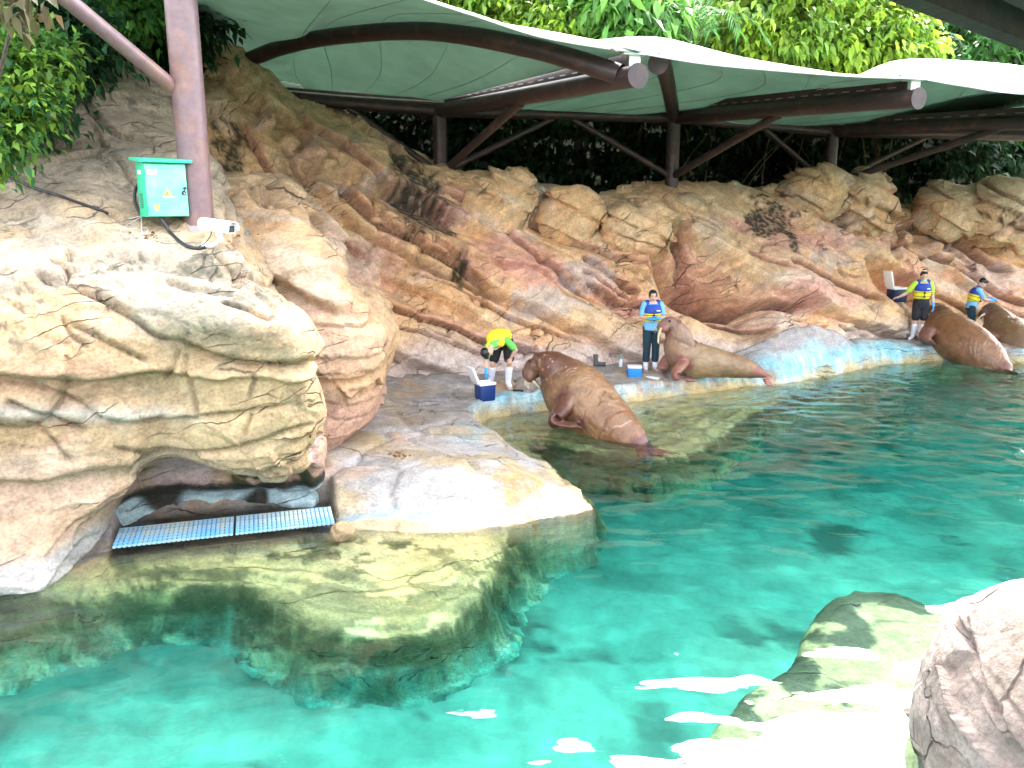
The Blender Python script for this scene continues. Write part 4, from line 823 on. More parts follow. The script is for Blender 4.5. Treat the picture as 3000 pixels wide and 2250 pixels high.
def vnormals(me): a = np.empty(len(me.vertices) * 3, np.float32); me.vertex_normals.foreach_get('vector', a); return a.reshape(-1, 3)

# ------------------------------------------------------------------ walruses
M['walrus'] = mat('walrus_hide', attr=True, rough=.40, grain=.3, gscale=6, bump=.016, bscale=14, spec=.45, coat=.08)
M['tusk'] = mat('ivory', (.72, .60, .38), rough=.35, alt=(.62, .45, .24), altscale=9, altlo=.5, althi=.7)
M['eye'] = mat('dark_eye', (.01, .008, .008), rough=.1)
def walrus(label, sp, fl, tusks, eyes, hind, folds, pal, warts=1.0, seed=1, pads=None, vox=.018):
    C = A([uvY(u, v, Y) for u, v, Y, r in sp]); r = A([q[3] for q in sp]); o = C[len(C) // 2].copy(); o[2] = C[:, 2].min() - .1; C = C - o
    side = [np.cross(unit(np.gradient(C, axis=0)[i]), (0, 0, 1)) for i in range(len(C))]
    for i in range(len(side)):
        if np.linalg.norm(side[i]) < .25: side[i] = side[i - 1] if i else A((0, 1, 0))
        side[i] = unit(side[i])
    parts = [loftS(C, A(side), r, r * 1.0, k=44, seg=32)]
    fc = []
    for f in fl:                                  # foreflipper: (u,v,Y,width,thickness), side vector
        P = A([uvY(*q[:3]) for q in f[0]]) - o; parts.append(loftS(P, unit(f[1]), [q[3] for q in f[0]], [q[4] for q in f[0]], k=24, seg=20)); fc.append(P)
        tip = P[-1]; dr = unit(P[-1] - P[-2])     # digits
        for a in (-.8, -.4, 0, .4, .8):
            sv = unit(f[1]); w = f[0][-1][3]; parts.append(limb([tip + sv * a * w * .8 - dr * .06, tip + sv * a * w * 1.15 + dr * (.09 - .05 * abs(a))], [.028, .014], 8))
    for h in hind:
        P = A([uvY(*q[:3]) for q in h]) - o; d = unit(P[-1] - P[0]); sv = unit(np.cross(d, (.0, .5, .85)))
        parts.append(loftS(P, sv, [q[3] for q in h], [.05, .035, .02][:len(h)], k=18, seg=16)); fc.append(P)
        for a in (-1, -.5, 0, .5, 1):
            w = h[-1][3]; parts.append(limb([P[-1] + sv * a * w * .7 - d * .08, P[-1] + sv * a * w * 1.15 + d * (.11 + .03 * abs(a))], [.03, .012], 8))
    mz = C[0]; hd = C[1]; fw = unit(C[0] - C[1]); sd_ = unit(np.cross(fw, (0, 0, 1))) if abs(fw[2]) < .9 else A((0, 1, 0))
    dwn = unit(np.cross(sd_, fw)); dwn = dwn if dwn[2] < 0 else -dwn
    for s in (-1, 1): parts.append(ball(mz + sd_ * s * r[0] * .55 + dwn * r[0] * .25 + fw * r[0] * .2, r[0] * .8))
    me = remesh(parts, vox, 4); V = verts(me); N = vnormals(me)
    cs = catmull(C, np.linspace(0, len(C) - 1, 120)); tt = np.zeros(len(V)); best = np.full(len(V), 1e9)
    for i in range(120):
        d = ((V - cs[i]) ** 2).sum(1); nb = d < best; best[nb] = d[nb]; tt[nb] = i / 119
    dist = np.sqrt(best); rr = catmull(r, tt * (len(r) - 1)).ravel()
    isf = sstep(1.12, 1.3, dist / np.maximum(rr, .05))
    for P in fc:
        dd = np.min([np.linalg.norm(V - q, axis=1) for q in catmull(P, np.linspace(0, len(P) - 1, 20))], axis=0); isf = np.maximum(isf, sstep(.26, .14, dd))
    off = .010 * fbm(V * 2.5, 3, seed) * 2
    wv = fbm(V * 2.2, 3, seed + 1)
    wv2 = fbm(V * 1.3 + 5, 3, seed + 11)
    for (t0, w, dpt) in folds:
        mk_ = sstep(-.25, .2, fbm(V * 1.5 + t0 * 40, 2, seed + 12)); q_ = tt - t0 + .05 * wv + .09 * wv2
        off = off - dpt * mk_ * np.exp(-(q_ / w) ** 2) + dpt * .6 * mk_ * np.exp(-((q_ - w * 1.7) / w) ** 2)
    off = off + .0055 * np.sin(tt * 130 + 26 * wv + 18 * wv2) * sstep(-.1, .3, fbm(V * 1.6, 2, seed + 2)) * (1 - isf) + .006 * (np.abs(fbm(V * 5, 4, seed + 13, .6)) * 2 - .4)
    w1, w2, wid = worley(V * 14, seed); spot = sstep(.27, .12, w1) * (wid > .45) * sstep(.10, .2, tt) * sstep(.5, .3, tt) * warts * sstep(-.25, .2, fbm(V * 3, 2, seed + 3) + .2)
    off = off + .012 * spot
    me.vertices.foreach_set('co', (V + N * off[:, None]).astype(np.float32).ravel())
    c = np.tile(A(pal['mid']), (len(V), 1)); c = cmix(c, pal['front'], sstep(.52, .2, tt + .12 * wv)); c = cmix(c, pal['rear'], sstep(.6, .85, tt + .15 * wv))
    c = cmix(c, pal['head'], .8 * sstep(.2, .08, tt)); c = cmix(c, pal['flip'], .9 * isf)
    c = cmix(c, A(pal['mid']) * 1.15, .3 * sstep(.1, .35, fbm(V * 2, 4, seed + 6))); c = cmix(c, A(pal['front']) * .7, .35 * sstep(.15, .4, fbm(V * 3.2, 4, seed + 7)))
    c = cmix(c, (.50, .31, .25), .8 * spot)
    c = cmix(c, (.50, .38, .30), .4 * sstep(.025, .008, np.abs(fbm(V * (1.8, 1.8, 1.8) + 4, 2, seed + 8))) * sstep(.2, .3, fbm(V * 1.4, 2, seed + 9)))
    set_col(me, c); me.materials.append(M['walrus']); me.update()
    root = empty('walrus', tuple(o), label, 'walrus', 'walruses hauled out at the pool edge')
    put('body', me, root)
    for t in tusks:
        P = curve(A([uvY(*q) for q in t]) - o, 12); put('tusk', mesh_list('tusk', [tube_np(P, np.linspace(.028, .008, 12), 12)], [M['tusk']]), root)
    for e in eyes: put('eye', mesh_list('eye', [ball(A(uvY(*e)) - o, .022)], [M['eye']]), root)
    wk = []
    rnd = random.Random(seed)
    for i in range(26):
        s = rnd.choice((-1, 1)); p = mz + sd_ * s * r[0] * rnd.uniform(.2, 1.1) + dwn * r[0] * rnd.uniform(0, .8) + fw * r[0] * .85; wk.append(tube_np([p, p + fw * .07 + dwn * .06 + sd_ * s * .03], .0025, 4))
    put('whiskers', mesh_list('whiskers', wk, [M['tusk']]), root, kind='stuff')
    return root
PW = dict(mid=(0.228, 0.125, 0.060), front=(0.095, 0.037, 0.023), rear=(0.155, 0.065, 0.026), head=(0.077, 0.033, 0.027), flip=(0.090, 0.031, 0.026))
PG = dict(mid=(0.284, 0.185, 0.103), front=(0.258, 0.146, 0.099), rear=(0.224, 0.129, 0.069), head=(0.206, 0.112, 0.086), flip=(0.241, 0.086, 0.069))
PB = dict(mid=(0.198, 0.090, 0.039), front=(0.138, 0.060, 0.031), rear=(0.241, 0.116, 0.065), head=(0.086, 0.043, 0.030), flip=(0.172, 0.073, 0.052))
walrus('huge wart-necked walrus propped up at the pool edge facing the bending keeper',
    [(1553, 1092, 13.85, .14), (1576, 1072, 13.85, .205), (1610, 1078, 13.8, .31), (1645, 1110, 13.75, .44), (1688, 1155, 13.6, .545), (1740, 1207, 13.3, .52), (1800, 1258, 12.95, .42), (1850, 1297, 12.65, .30), (1885, 1325, 12.45, .15)],
    [([(1668, 1165, 13.2, .20, .16), (1645, 1200, 13.0, .20, .12), (1625, 1228, 12.95, .19, .08), (1640, 1240, 12.85, .17, .05), (1685, 1246, 12.75, .15, .035)], (.35, -1, 0))],
    [[(1556, 1112, 13.72), (1568, 1122, 13.72), (1585, 1142, 13.75)], [(1562, 1112, 13.98), (1574, 1122, 13.98), (1590, 1140, 14.0)]],
    [(1552, 1058, 13.66), (1560, 1056, 14.0)], [[(1876, 1316, 12.4, .12), (1895, 1332, 12.05, .16), (1908, 1345, 11.85, .22)], [(1880, 1312, 12.45, .12), (1912, 1325, 12.1, .16), (1942, 1338, 11.95, .22)]],
    [(.13, .018, .03), (.68, .012, .022), (.76, .012, .025), (.83, .012, .02), (.33, .01, .008)], PW, 1.0, 3)
walrus('tan walrus lying on the ledge with its head raised to the standing keeper',
    [(1944, 955, 15.9, .115), (1966, 952, 15.95, .165), (1986, 982, 16.0, .25), (1994, 1025, 16.05, .33), (2030, 1052, 16.05, .355), (2090, 1062, 15.95, .305), (2150, 1072, 15.85, .235), (2200, 1083, 15.75, .165), (2232, 1095, 15.65, .09)],
    [([(2000, 1068, 15.75, .14, .10), (1984, 1085, 15.6, .14, .09), (1979, 1102, 15.55, .13, .06), (1995, 1110, 15.45, .12, .04), (2022, 1113, 15.4, .10, .03)], (.3, -1, 0)), ([(1965, 1045, 16.3, .13, .08), (1950, 1065, 16.3, .12, .06), (1942, 1075, 16.25, .12, .03)], (1, -.2, 0))],
    [[(1938, 962, 15.8), (1930, 980, 15.78), (1927, 1004, 15.8)], [(1937, 962, 16.02), (1931, 982, 16.0), (1930, 1008, 16.02)]],
    [(1962, 940, 15.78)], [[(2232, 1094, 15.65, .08), (2252, 1104, 15.55, .09), (2252, 1122, 15.42, .10)]],
    [(.17, .015, .02), (.3, .015, .018), (.47, .02, .02)], PG, .15, 9, vox=.0165)
walrus('glossy chestnut walrus with its back to the viewer, tail at the waterline',
    [(2724, 912, 20.2, .12), (2745, 907, 20.2, .185), (2757, 928, 20.0, .30), (2766, 962, 19.7, .47), (2800, 990, 19.3, .53), (2850, 1020, 18.85, .50), (2905, 1055, 18.4, .36), (2942, 1079, 18.1, .17)],
    [([(2722, 968, 19.3, .2, .14), (2712, 990, 19.25, .18, .1), (2725, 1003, 19.2, .16, .05)], (.3, -1, 0))],
    [[(2724, 918, 20.05), (2716, 930, 20.05), (2713, 945, 20.1)]], [(2732, 900, 20.05)], [[(2945, 1082, 18.05, .1), (2965, 1090, 17.9, .14), (2985, 1096, 17.8, .2)]],
    [(.2, .02, .03), (.42, .03, .035), (.3, .015, .015)], PB, .6, 21, vox=.02)
walrus('brown walrus at the right border with a keeper touching its head',
    [(2884, 917, 20.9, .13), (2904, 908, 20.9, .195), (2924, 938, 20.7, .35), (2942, 975, 20.4, .49), (2985, 1010, 19.9, .56), (3045, 1045, 19.4, .46), (3100, 1075, 19.1, .25)],
    [([(2900, 985, 20.0, .2, .12), (2885, 1005, 19.9, .18, .08), (2895, 1018, 19.8, .16, .05)], (.3, -1, 0))],
    [[(2884, 920, 20.75), (2874, 926, 20.7), (2863, 938, 20.7)], [(2888, 924, 20.95), (2882, 932, 20.9), (2876, 944, 20.9)]], [(2895, 902, 20.72)], [],
    [(.22, .02, .02), (.45, .02, .02)], dict(PB, mid=(0.189, 0.107, 0.053), front=(0.163, 0.095, 0.050), rear=(0.224, 0.150, 0.099), head=(0.073, 0.039, 0.033)), .3, 33, vox=.02)

# ------------------------------------------------------------------ people
for k, c, ro in (('skin', (.60, .36, .255), .5), ('hair', (.012, .010, .010), .35), ('green_shirt', (.13, .62, .10), .75), ('lime_shirt', (.50, .72, .05), .75), ('blue_shirt', (.17, .45, .72), .75), ('vest_yellow', (.86, .72, .02), .6), ('vest_blue', (.012, .05, .36), .6), ('vest_cream', (.85, .78, .45), .6), ('shorts', (.012, .012, .016), .8), ('trousers', (.008, .035, .055), .75), ('boots', (.74, .74, .82), .3), ('sole', (.55, .42, .30), .6), ('glove', (.05, .36, .72), .4), ('lip', (.45, .12, .10), .5), ('mask', (.42, .65, .70), .7)):
    M[k] = mat(k, c, rough=ro, grain=.10, gscale=25, bump=(.014 if k in ('green_shirt', 'lime_shirt', 'blue_shirt', 'shorts', 'trousers', 'vest_yellow', 'vest_blue') else 0), bscale=22)
def hand_parts(w, d, pn, side, curl=.5, sc=1.0):
    d, pn, side = unit(d), unit(pn), unit(side); P = []
    P.append(loftS([w, w + d * .05 * sc, w + d * .095 * sc], side, [.026 * sc, .036 * sc, .038 * sc], [.02 * sc, .016 * sc, .013 * sc], k=8, seg=12))
    for o, l in ((-.029, .062), (-.010, .074), (.010, .070), (.028, .054)):
        b = w + d * .088 * sc + side * o * sc; m = b + (d * math.cos(curl) + pn * math.sin(curl)) * l * .5 * sc; t = m + (d * math.cos(curl * 2) + pn * math.sin(curl * 2)) * l * .5 * sc
        P.append(limb([b, m, t], [.0105 * sc, .0098 * sc, .008 * sc], 8))
    b = w + d * .03 * sc - side * .026 * sc; m = b + unit(d * .7 - side * .7 + pn * .25) * .04 * sc; P.append(limb([b, m, m + unit(d - side * .15 + pn * .5) * .032 * sc], [.013 * sc, .011 * sc, .009 * sc], 8))
    return P
def person(label, loc, yaw, J, top, bottom, gloves=(), vest=True, hair='short', maskc=False, lower='trousers', yoke='vest_blue', group='animal keepers in life vests', sc=1.0):
    root = empty('person', loc, label, 'person', group, rz=yaw); root.scale = (sc, sc, sc)
    g = {k: A(v, float) if not isinstance(v, tuple) else A(v) for k, v in J.items()}
    hs, ss = unit(g['hipL'] - g['hipR']), unit(g['shL'] - g['shR'])
    pel, wai, che, nec = g['pelvis'], g['waist'], g['chest'], g['neck']
    shm = (g['shL'] + g['shR']) / 2
    tors = ([pel, wai, che, shm], [hs, unit(hs + ss), ss, ss])
    def torso(inf, a=0, b=3, rx=(.155, .135, .155, .15), ry=(.115, .098, .118, .085)): return loftS(tors[0], A(tors[1]), [x + inf for x in rx], [x + inf for x in ry], k=20, seg=26)
    hd, fd, ud = g['head'], unit(g['face']), unit(g['head'] - nec); fd = unit(fd - ud * (fd @ ud)); sdv = np.cross(ud, fd)
    hc = lambda s, u, f: hd + sdv * s + ud * u + fd * f
    def ell(c, rs, ru, rf):
        V, F = ball((0, 0, 0), 1); return (A(c) + V[:, :1] * sdv * rs + V[:, 1:2] * ud * ru + V[:, 2:3] * fd * rf, F)
    head = [ell(hc(0, .012, -.008), .074, .103, .092), ell(hc(0, -.055, .022), .054, .062, .062), limb([nec - ud * .03, hc(0, -.06, -.015)], [.056, .05]), limb([hc(0, .0, .082), hc(0, -.03, .098)], [.010, .015], 8)]
    for s in (-1, 1): head.append(ell(hc(s * .076, -.008, -.005), .012, .028, .018)); head.append(ell(hc(s * .036, -.03, .06), .03, .03, .025))
    arm, fore = [], []
    for s in 'LR':
        arm.append(limb([g['sh' + s], g['el' + s]], [.048, .038])); fore.append(limb([g['el' + s], g['el' + s] * .6 + g['wr' + s] * .4, g['wr' + s]], [.038, .037, .026]))
    legs = []
    for s in 'LR':
        legs.append(limb([g['hip' + s], g['hip' + s] * .5 + g['kn' + s] * .5, g['kn' + s]], [.085, .075, .056])); legs.append(limb([g['kn' + s], g['kn' + s] * .65 + g['an' + s] * .35, g['an' + s]], [.054, .057, .036]))
        legs.append(limb([g['an' + s], g['toe' + s]], [.04, .03]))
    hands = []
    for s in 'LR':
        d = g['hd' + s]; pn = g['pn' + s]; sd2 = np.cross(unit(d), unit(pn)) * (1 if s == 'L' else -1); hp = hand_parts(g['wr' + s], d, pn, sd2, J.get('curl' + s, (.35,))[0] if isinstance(J.get('curl' + s), tuple) else .35)
        hands.append((s, hp, (d, pn, sd2)))
    allp = [torso(0)] + head + arm + fore + legs
    for s, hp, _ in hands: allp += hp
    b = remesh(allp, .0098, 2); b.materials.append(M['skin']); put('body', b, root)
    def part(nm, prs, m, vox=.011, par=root, sm=2):
        me = remesh(prs, vox, sm); me.materials.append(M[m]); return put(nm, me, par)
    # face
    for s in (-1, 1):
        put('eye', mesh_list('eye', [ell(hc(s * .032, -.002, .078), .014, .006, .010)], [M['hair']]), root); put('eyebrow', mesh_list('eyebrow', [ell(hc(s * .033, .022, .083), .019, .004, .008)], [M['hair']]), root)
    put('mouth', mesh_list('mouth', [ell(hc(0, -.066, .075), .022, .006, .012)], [M['lip']]), root)
    if hair == 'short': hp = [ell(hc(0, .038, -.024), .088, .093, .098), ell(hc(0, .085, .045), .066, .034, .05)]
    elif hair == 'tied': hp = [ell(hc(0, .036, -.028), .086, .094, .094), ell(hc(0, .092, .03), .066, .03, .055), ell(hc(0, .03, -.13), .04, .045, .04), ell(hc(.068, .03, .02), .016, .05, .045), ell(hc(-.068, .03, .02), .016, .05, .045)]
    else: hp = [ell(hc(0, .036, -.028), .086, .094, .094), ell(hc(0, .092, .03), .066, .03, .055), ell(hc(0, .13, -.05), .045, .04, .045)]
    ho = part('hair', hp, 'hair', .009)
    if hair == 'bun': put('hair_band', mesh_list('hair_band', [ell(hc(0, .128, -.035), .05, .018, .05)], [M['vest_cream']]), root)
    if maskc: put('face_mask', mesh_list('face_mask', [ell(hc(0, -.078, .045), .052, .03, .055)], [M['mask']]), root)
    # shirt with short sleeves
    sl = []
    for s in 'LR': e = g['sh' + s] + (g['el' + s] - g['sh' + s]) * .72; sl.append(limb([g['sh' + s], e], [.068, .064]))
    lowc = pel - unit(wai - pel) * .06
    sh = part('shirt', [loftS([lowc, wai, che, shm], A([hs, unit(hs + ss), ss, ss]), [.185 if lower == 'trousers' else .15, .158, .174, .165], [.146 if lower == 'trousers' else .11, .120, .136, .104], k=18, seg=24, cap=.25), limb([shm - unit(nec - che) * .02, nec - unit(nec - che) * .012], [.085, .066])] + sl, top)
    # lower garments
    if lower == 'shorts':
        prs = [loftS([pel + (wai - pel) * .5, pel, pel - unit(wai - pel) * .06], hs, [.158, .178, .172], [.12, .138, .13], k=10)]
        for s in 'LR': prs.append(limb([g['hip' + s], g['hip' + s] * .22 + g['kn' + s] * .78], [.104, .098]))
        part('shorts', prs, 'shorts')
    else:
        prs = [loftS([pel + (wai - pel) * .4, pel, pel - unit(wai - pel) * .06], hs, [.155, .172, .165], [.118, .132, .125], k=10)]
        for s in 'LR': prs += [limb([g['hip' + s], g['kn' + s]], [.102, .078]), limb([g['kn' + s], g['kn' + s] * .35 + g['an' + s] * .65], [.078, .074])]
        part('trousers', prs, 'trousers')
    for s in 'LR':
        an, kn, to = g['an' + s], g['kn' + s], g['toe' + s]; top_ = an + (kn - an) * .72
        bo = part('boot', [limb([an, an * .5 + top_ * .5, top_], [.05, .062, .069]), limb([an, (an + to) / 2 - (0, 0, .012), to], [.053, .047, .042])], 'boots', .010)
        cfoot = (an + to) / 2; fv = unit((to - an) * A((1, 1, 0))); yawf = math.atan2(fv[1], fv[0]); Lf = np.linalg.norm((to - an)[:2]) + .11
        bx_ = box_np((0, 0, 0), (Lf, .092, .018), rot=Matrix.Rotation(yawf, 3, 'Z'), bev=.007); ft = cfoot.copy(); ft[2] = min(an[2], to[2]) - .048
        put('sole', mesh_list('sole', [([A(v) + ft for v in bx_[0]], bx_[1])], [M['sole']]), bo)
    if vest:
        lo = wai * .75 + pel * .25; midc = che * .72 + wai * .28
        vp = part('vest', [loftS([lo, wai, midc], A([unit(hs + ss), unit(hs + ss), ss]), [.183, .18, .19], [.142, .142, .152], k=12, seg=24, cap=.2)], 'vest_yellow', .012)
        yk = [loftS([midc + (che - wai) * .02, che, shm * .85 + che * .15], A([ss, ss, ss]), [.192, .194, .172], [.155, .157, .122], k=12, seg=24, cap=.3)]
        for s in 'LR': yk.append(limb([che * .45 + g['sh' + s] * .55, g['sh' + s] * .62 + nec * .38 + (nec - che) * .10], [.085, .068]))
        part('yoke', yk, yoke, .012, vp)
        fdir = unit(np.cross(ss, che - wai)); fdir = fdir if fdir @ g['front'] > 0 else -fdir; upv = unit(che - wai)
        for hgt in (.22, .78):
            c0 = lo * (1 - hgt) + midc * hgt
            st = [c0 + (unit(hs + ss) * math.cos(a) * .196 + fdir * math.sin(a) * .158) for a in np.linspace(0, 2 * math.pi, 33)]
            put('belt', mesh_list('belt', [tube_np(st, .006, 6, False)], [M['black']]), vp)
            for a in (-.11, .0, .11): pass
            bk = c0 + fdir * .165; put('buckle', mesh_list('buckle', [ball(bk, (.028, .028, .022))], [M['black']]), vp)
        put('zip', mesh_list('zip', [tube_np([lo + fdir * .152, midc + fdir * .160, che + fdir * .158, shm * .55 + che * .45 + fdir * .128], .007, 6)], [M['black']]), vp)
        cl = [nec + unit(nec - che) * -.035 + (ss * math.cos(a) * .082 + fdir * (math.sin(a) * .075 + .015)) - upv * .05 * max(0, math.sin(a)) for a in np.linspace(0, 2 * math.pi, 25)]
        put('collar', mesh_list('collar', [tube_np(cl, .018, 8, False)], [M['vest_cream']]), vp)
        lp = che + fdir * .152 + ss * .085 + upv * .01; rotm = Matrix((tuple(ss), tuple(fdir), tuple(upv))).transposed()
        b_ = box_np((0, 0, 0), (.075, .012, .022), rot=rotm, bev=.003); put('logo_patch', mesh_list('logo_patch', [([A(v) + lp for v in b_[0]], b_[1])], [M['white']]), vp)
    for s in gloves:
        _, hp, (d, pn, sd2) = [h for h in hands if h[0] == s][0]
        cuff = limb([g['wr' + s] - unit(g['wr' + s] - g['el' + s]) * .06, g['wr' + s] + unit(d) * .02], [.036, .03])
        me = remesh(hand_parts(g['wr' + s], d, pn, sd2, J.get('curl' + s, (.35,))[0], 1.13) + [cuff], .0075, 1); me.materials.append(M['glove']); put('glove', me, root)
    return root
def stand(**kw):
    J = dict(pelvis=(0, 0, .90), waist=(0, -.005, 1.05), chest=(0, -.01, 1.22), neck=(0, .005, 1.37), head=(0, -.01, 1.50), face=(0, -1, -.1), front=(0, -1, 0),
        shL=(.165, 0, 1.335), shR=(-.165, 0, 1.335), hipL=(.085, 0, .86), hipR=(-.085, 0, .86), knL=(.09, -.02, .46), knR=(-.09, -.02, .46), anL=(.095, .02, .085), anR=(-.095, .02, .085), toeL=(.12, -.13, .05), toeR=(-.12, -.13, .05),
        elL=(.22, .02, 1.07), elR=(-.22, .02, 1.07), wrL=(.23, -.03, .84), wrR=(-.23, -.03, .84), hdL=(0, -.1, -1), hdR=(0, -.1, -1), pnL=(-1, 0, 0), pnR=(1, 0, 0), curlL=(.35,), curlR=(.35,))
    J.update(kw); return J
# keeper beside the tan walrus, hands together in front
p2 = uvz(1905, 1080, .36); gz = ground_z(p2[0], p2[1])
person('woman in light blue shirt, dark trousers and white boots standing with gloved hands together', (p2[0], p2[1], gz), R(4),
    stand(elL=(.23, -.02, 1.08), elR=(-.23, -.02, 1.08), wrL=(.075, -.20, 1.075), wrR=(-.075, -.21, 1.07), hdL=(-1, -.35, .1), hdR=(1, -.35, .1), pnL=(0, .6, -.6), pnR=(0, .4, .8), face=(-.05, -1, -.22), curlL=(.6,), curlR=(.6,)),
    'blue_shirt', 'trousers', gloves=('L', 'R'), hair='tied')
# keeper bending over the dark cooler
p1 = uvz(1468, 1128, .36); gz1 = ground_z(p1[0], p1[1])
person('man in green shirt and yellow life vest bending over the open dark blue cooler', (p1[0], p1[1], gz1), 0,
    stand(pelvis=(.05, .22, .84), waist=(.02, .12, .94), chest=(-.08, -.06, .94), neck=(-.15, -.22, .82), head=(-.24, -.29, .72), face=(-.1, -.35, -1), front=(-.2, -.4, -1),
        shL=(.11, -.16, .905), shR=(-.235, -.15, .79), hipL=(.12, .2, .80), hipR=(-.05, .22, .80), knL=(.155, -.02, .47), knR=(-.15, .05, .45), anL=(.13, .04, .085), anR=(-.19, .16, .085), toeL=(.17, -.11, .05), toeR=(-.23, .01, .05),
        elL=(.27, -.13, .73), elR=(-.27, -.24, .55), wrL=(.185, -.10, .575), wrR=(-.265, -.30, .36), hdL=(-.25, -.15, -1), hdR=(0, -.1, -1), pnL=(-.3, 1, 0), pnR=(.5, .5, 0), curlL=(.4,), curlR=(.3,)),
    'green_shirt', 'shorts', gloves=('R',), hair='short', lower='shorts', yoke='vest_yellow')
# two keepers at the right
p3 = uvz(2688, 988, .45); gz3 = max(ground_z(p3[0], p3[1]), .3)
person('woman in lime shirt and black shorts reaching to a cooler behind the chestnut walrus', (p3[0], p3[1], gz3), R(-8),
    stand(elR=(-.33, .04, 1.10), wrR=(-.50, -.02, 1.02), hdR=(-1, -.2, -.2), pnR=(0, 0, -1), elL=(.23, .0, 1.08), wrL=(.25, -.06, .84), face=(.0, -1, -.2), pnL=(-1, 0, 0), toeR=(-.2, -.10, .05), anR=(-.11, .02, .085)),
    'lime_shirt', 'shorts', gloves=('L',), hair='bun', maskc=True, lower='shorts', sc=1.03)
p4 = uvY(2834, 996, 21.2)
person('person in light blue shirt and blue life vest leaning to stroke the brown walrus', (p4[0], p4[1], p4[2]), R(8),
    stand(pelvis=(0, 0, .88), waist=(.03, -.01, 1.04), chest=(.07, -.02, 1.20), neck=(.13, -.03, 1.34), head=(.20, -.05, 1.44), face=(.75, -.5, -.55), front=(.8, -.6, 0),
        shL=(.19, .12, 1.30), shR=(.02, -.16, 1.29), hipL=(.05, .08, .84), hipR=(-.05, -.08, .84), elL=(.34, .08, 1.10), elR=(.16, -.22, 1.06), wrL=(.47, -.06, 1.06), wrR=(.37, -.2, 1.02), hdL=(1, -.1, -.15), hdR=(1, .05, .05), pnL=(0, 0, -1), pnR=(0, 0, -1), toeL=(.2, 0, .05), toeR=(.12, -.12, .05), anL=(.07, .08, .085), anR=(-.02, -.09, .085), knL=(.09, .06, .46), knR=(.0, -.1, .46)),
    'blue_shirt', 'trousers', gloves=('L', 'R'), hair='short', sc=1.02)
# ------------------------------------------------------------------ trees and shrubs
rng = np.random.RandomState(77)
def leaf_mat(name, transl=.45, rough=.5): return mat(name, attr=True, rough=rough, transl=transl, spec=.35)
M['leaf'] = leaf_mat('leaf'); M['bark'] = mat('bark', (.07, .055, .04), rough=.9, grain=.35, gscale=8, bump=.02, bscale=14)
def leaf_mesh(name, C, D, L, W, col):
    n = len(C); D = D / np.linalg.norm(D, axis=1)[:, None]
    S = np.cross(D, np.array([0, 0, 1.]) + .35 * rng.normal(size=(n, 3))); S /= np.linalg.norm(S, axis=1)[:, None] + 1e-9; U = np.cross(S, D)
    L = np.broadcast_to(L, (n,))[:, None]; W = np.broadcast_to(W, (n,))[:, None]
    sag = -np.abs(rng.normal(size=(n, 1))) * .18 * L * np.array([[0, 0, 1.]])
    b, t = C, C + D * L + sag; m = C + D * L * .45
    V = np.stack([b, m + S * W + U * W * .35, t, m - S * W + U * W * .35, m], 1).reshape(-1, 3)
    i = np.arange(n)[:, None] * 5
    F = np.concatenate([i + np.array([[0, 1, 4]]), i + np.array([[1, 2, 4]]), i + np.array([[4, 2, 3]]), i + np.array([[0, 4, 3]])])
    return mesh_np(name, V, F, [M['leaf']], smooth=False, col=np.repeat(col, 5, 0))
def foliage(blobs, n, leaf, width, cols, droop=.6, per=22, shell=.45, spread=.21):
    """blobs: (centre, radii). Sprays of leaves around twig ends through each blob"""
    Cs, Ds, Cl = [], [], []
    vol = np.array([np.prod(b[1]) ** (2 / 3) for b in blobs]); num = np.maximum(1, (n / per * vol / vol.sum()).astype(int))
    for (c, r), k in zip(blobs, num):
        d = rng.normal(size=(k, 3)); d /= np.linalg.norm(d, axis=1)[:, None]; rad = shell + (1 - shell) * rng.rand(k, 1) ** .6; rad *= 1 + .14 * rng.normal(size=(k, 1))
        base = np.asarray(c) + d * rad * np.asarray(r)
        for _ in range(per):
            p = base + rng.normal(size=(k, 3)) * spread * np.array([1, 1, .6]); q = d * .6 + rng.normal(size=(k, 3)) * .55; q[:, 2] -= droop
            Cs.append(p); Ds.append(q)
        tone = rng.rand(k, 1) ** 1.2; base_c = np.asarray(cols[0]) * (1 - tone) + np.asarray(cols[1]) * tone
        for _ in range(per): Cl.append(base_c * (1 + .25 * rng.normal(size=(k, 1))))
    C, D, Cc = np.concatenate(Cs), np.concatenate(Ds), np.clip(np.concatenate(Cl), .004, .8)
    m = len(C); return C, D, leaf * (.7 + .6 * rng.rand(m)), width * (.75 + .5 * rng.rand(m)), Cc
def tree(label, base, blobs, n, leaf, width, cols, trunk=.16, group='trees behind the canopy', name='tree', lk=1.25, **kw):
    root = empty(name, tuple(base), label, 'tree' if name == 'tree' else 'shrub', group); b0 = A(base)
    bl = [(A(c) - b0, r) for c, r in blobs]
    put('crown', leaf_mesh('crown', *foliage(bl, n, leaf * lk, width * lk, cols, **kw)), root)
    cen = np.mean([c for c, r in bl], axis=0); parts = [tube_np(curve([(0, 0, -.4), cen * A((.3, .3, .35)) + A((.1, 0, 0)), cen * A((.7, .7, .7)) , cen * .98], 10), np.linspace(trunk, trunk * .45, 10), 10)]
    for c, r in bl:
        st = cen * A((.55, .55, .6)); parts.append(tube_np(curve([st, (st + c) / 2 + rng.normal(size=3) * .15, c + A((0, 0, .2)) * r[2]], 7), np.linspace(trunk * .5, trunk * .12, 7), 7))
    put('trunk', mesh_list('trunk', parts, [M['bark']]), root)
    return root
YG = ((.075, .185, .018), (.26, .40, .035)); MG = ((.03, .11, .022), (.09, .25, .05)); DG = ((.010, .035, .012), (.022, .075, .022)); FG = ((.05, .16, .04), (.15, .32, .09)); BG = ((.02, .075, .02), (.06, .16, .035))
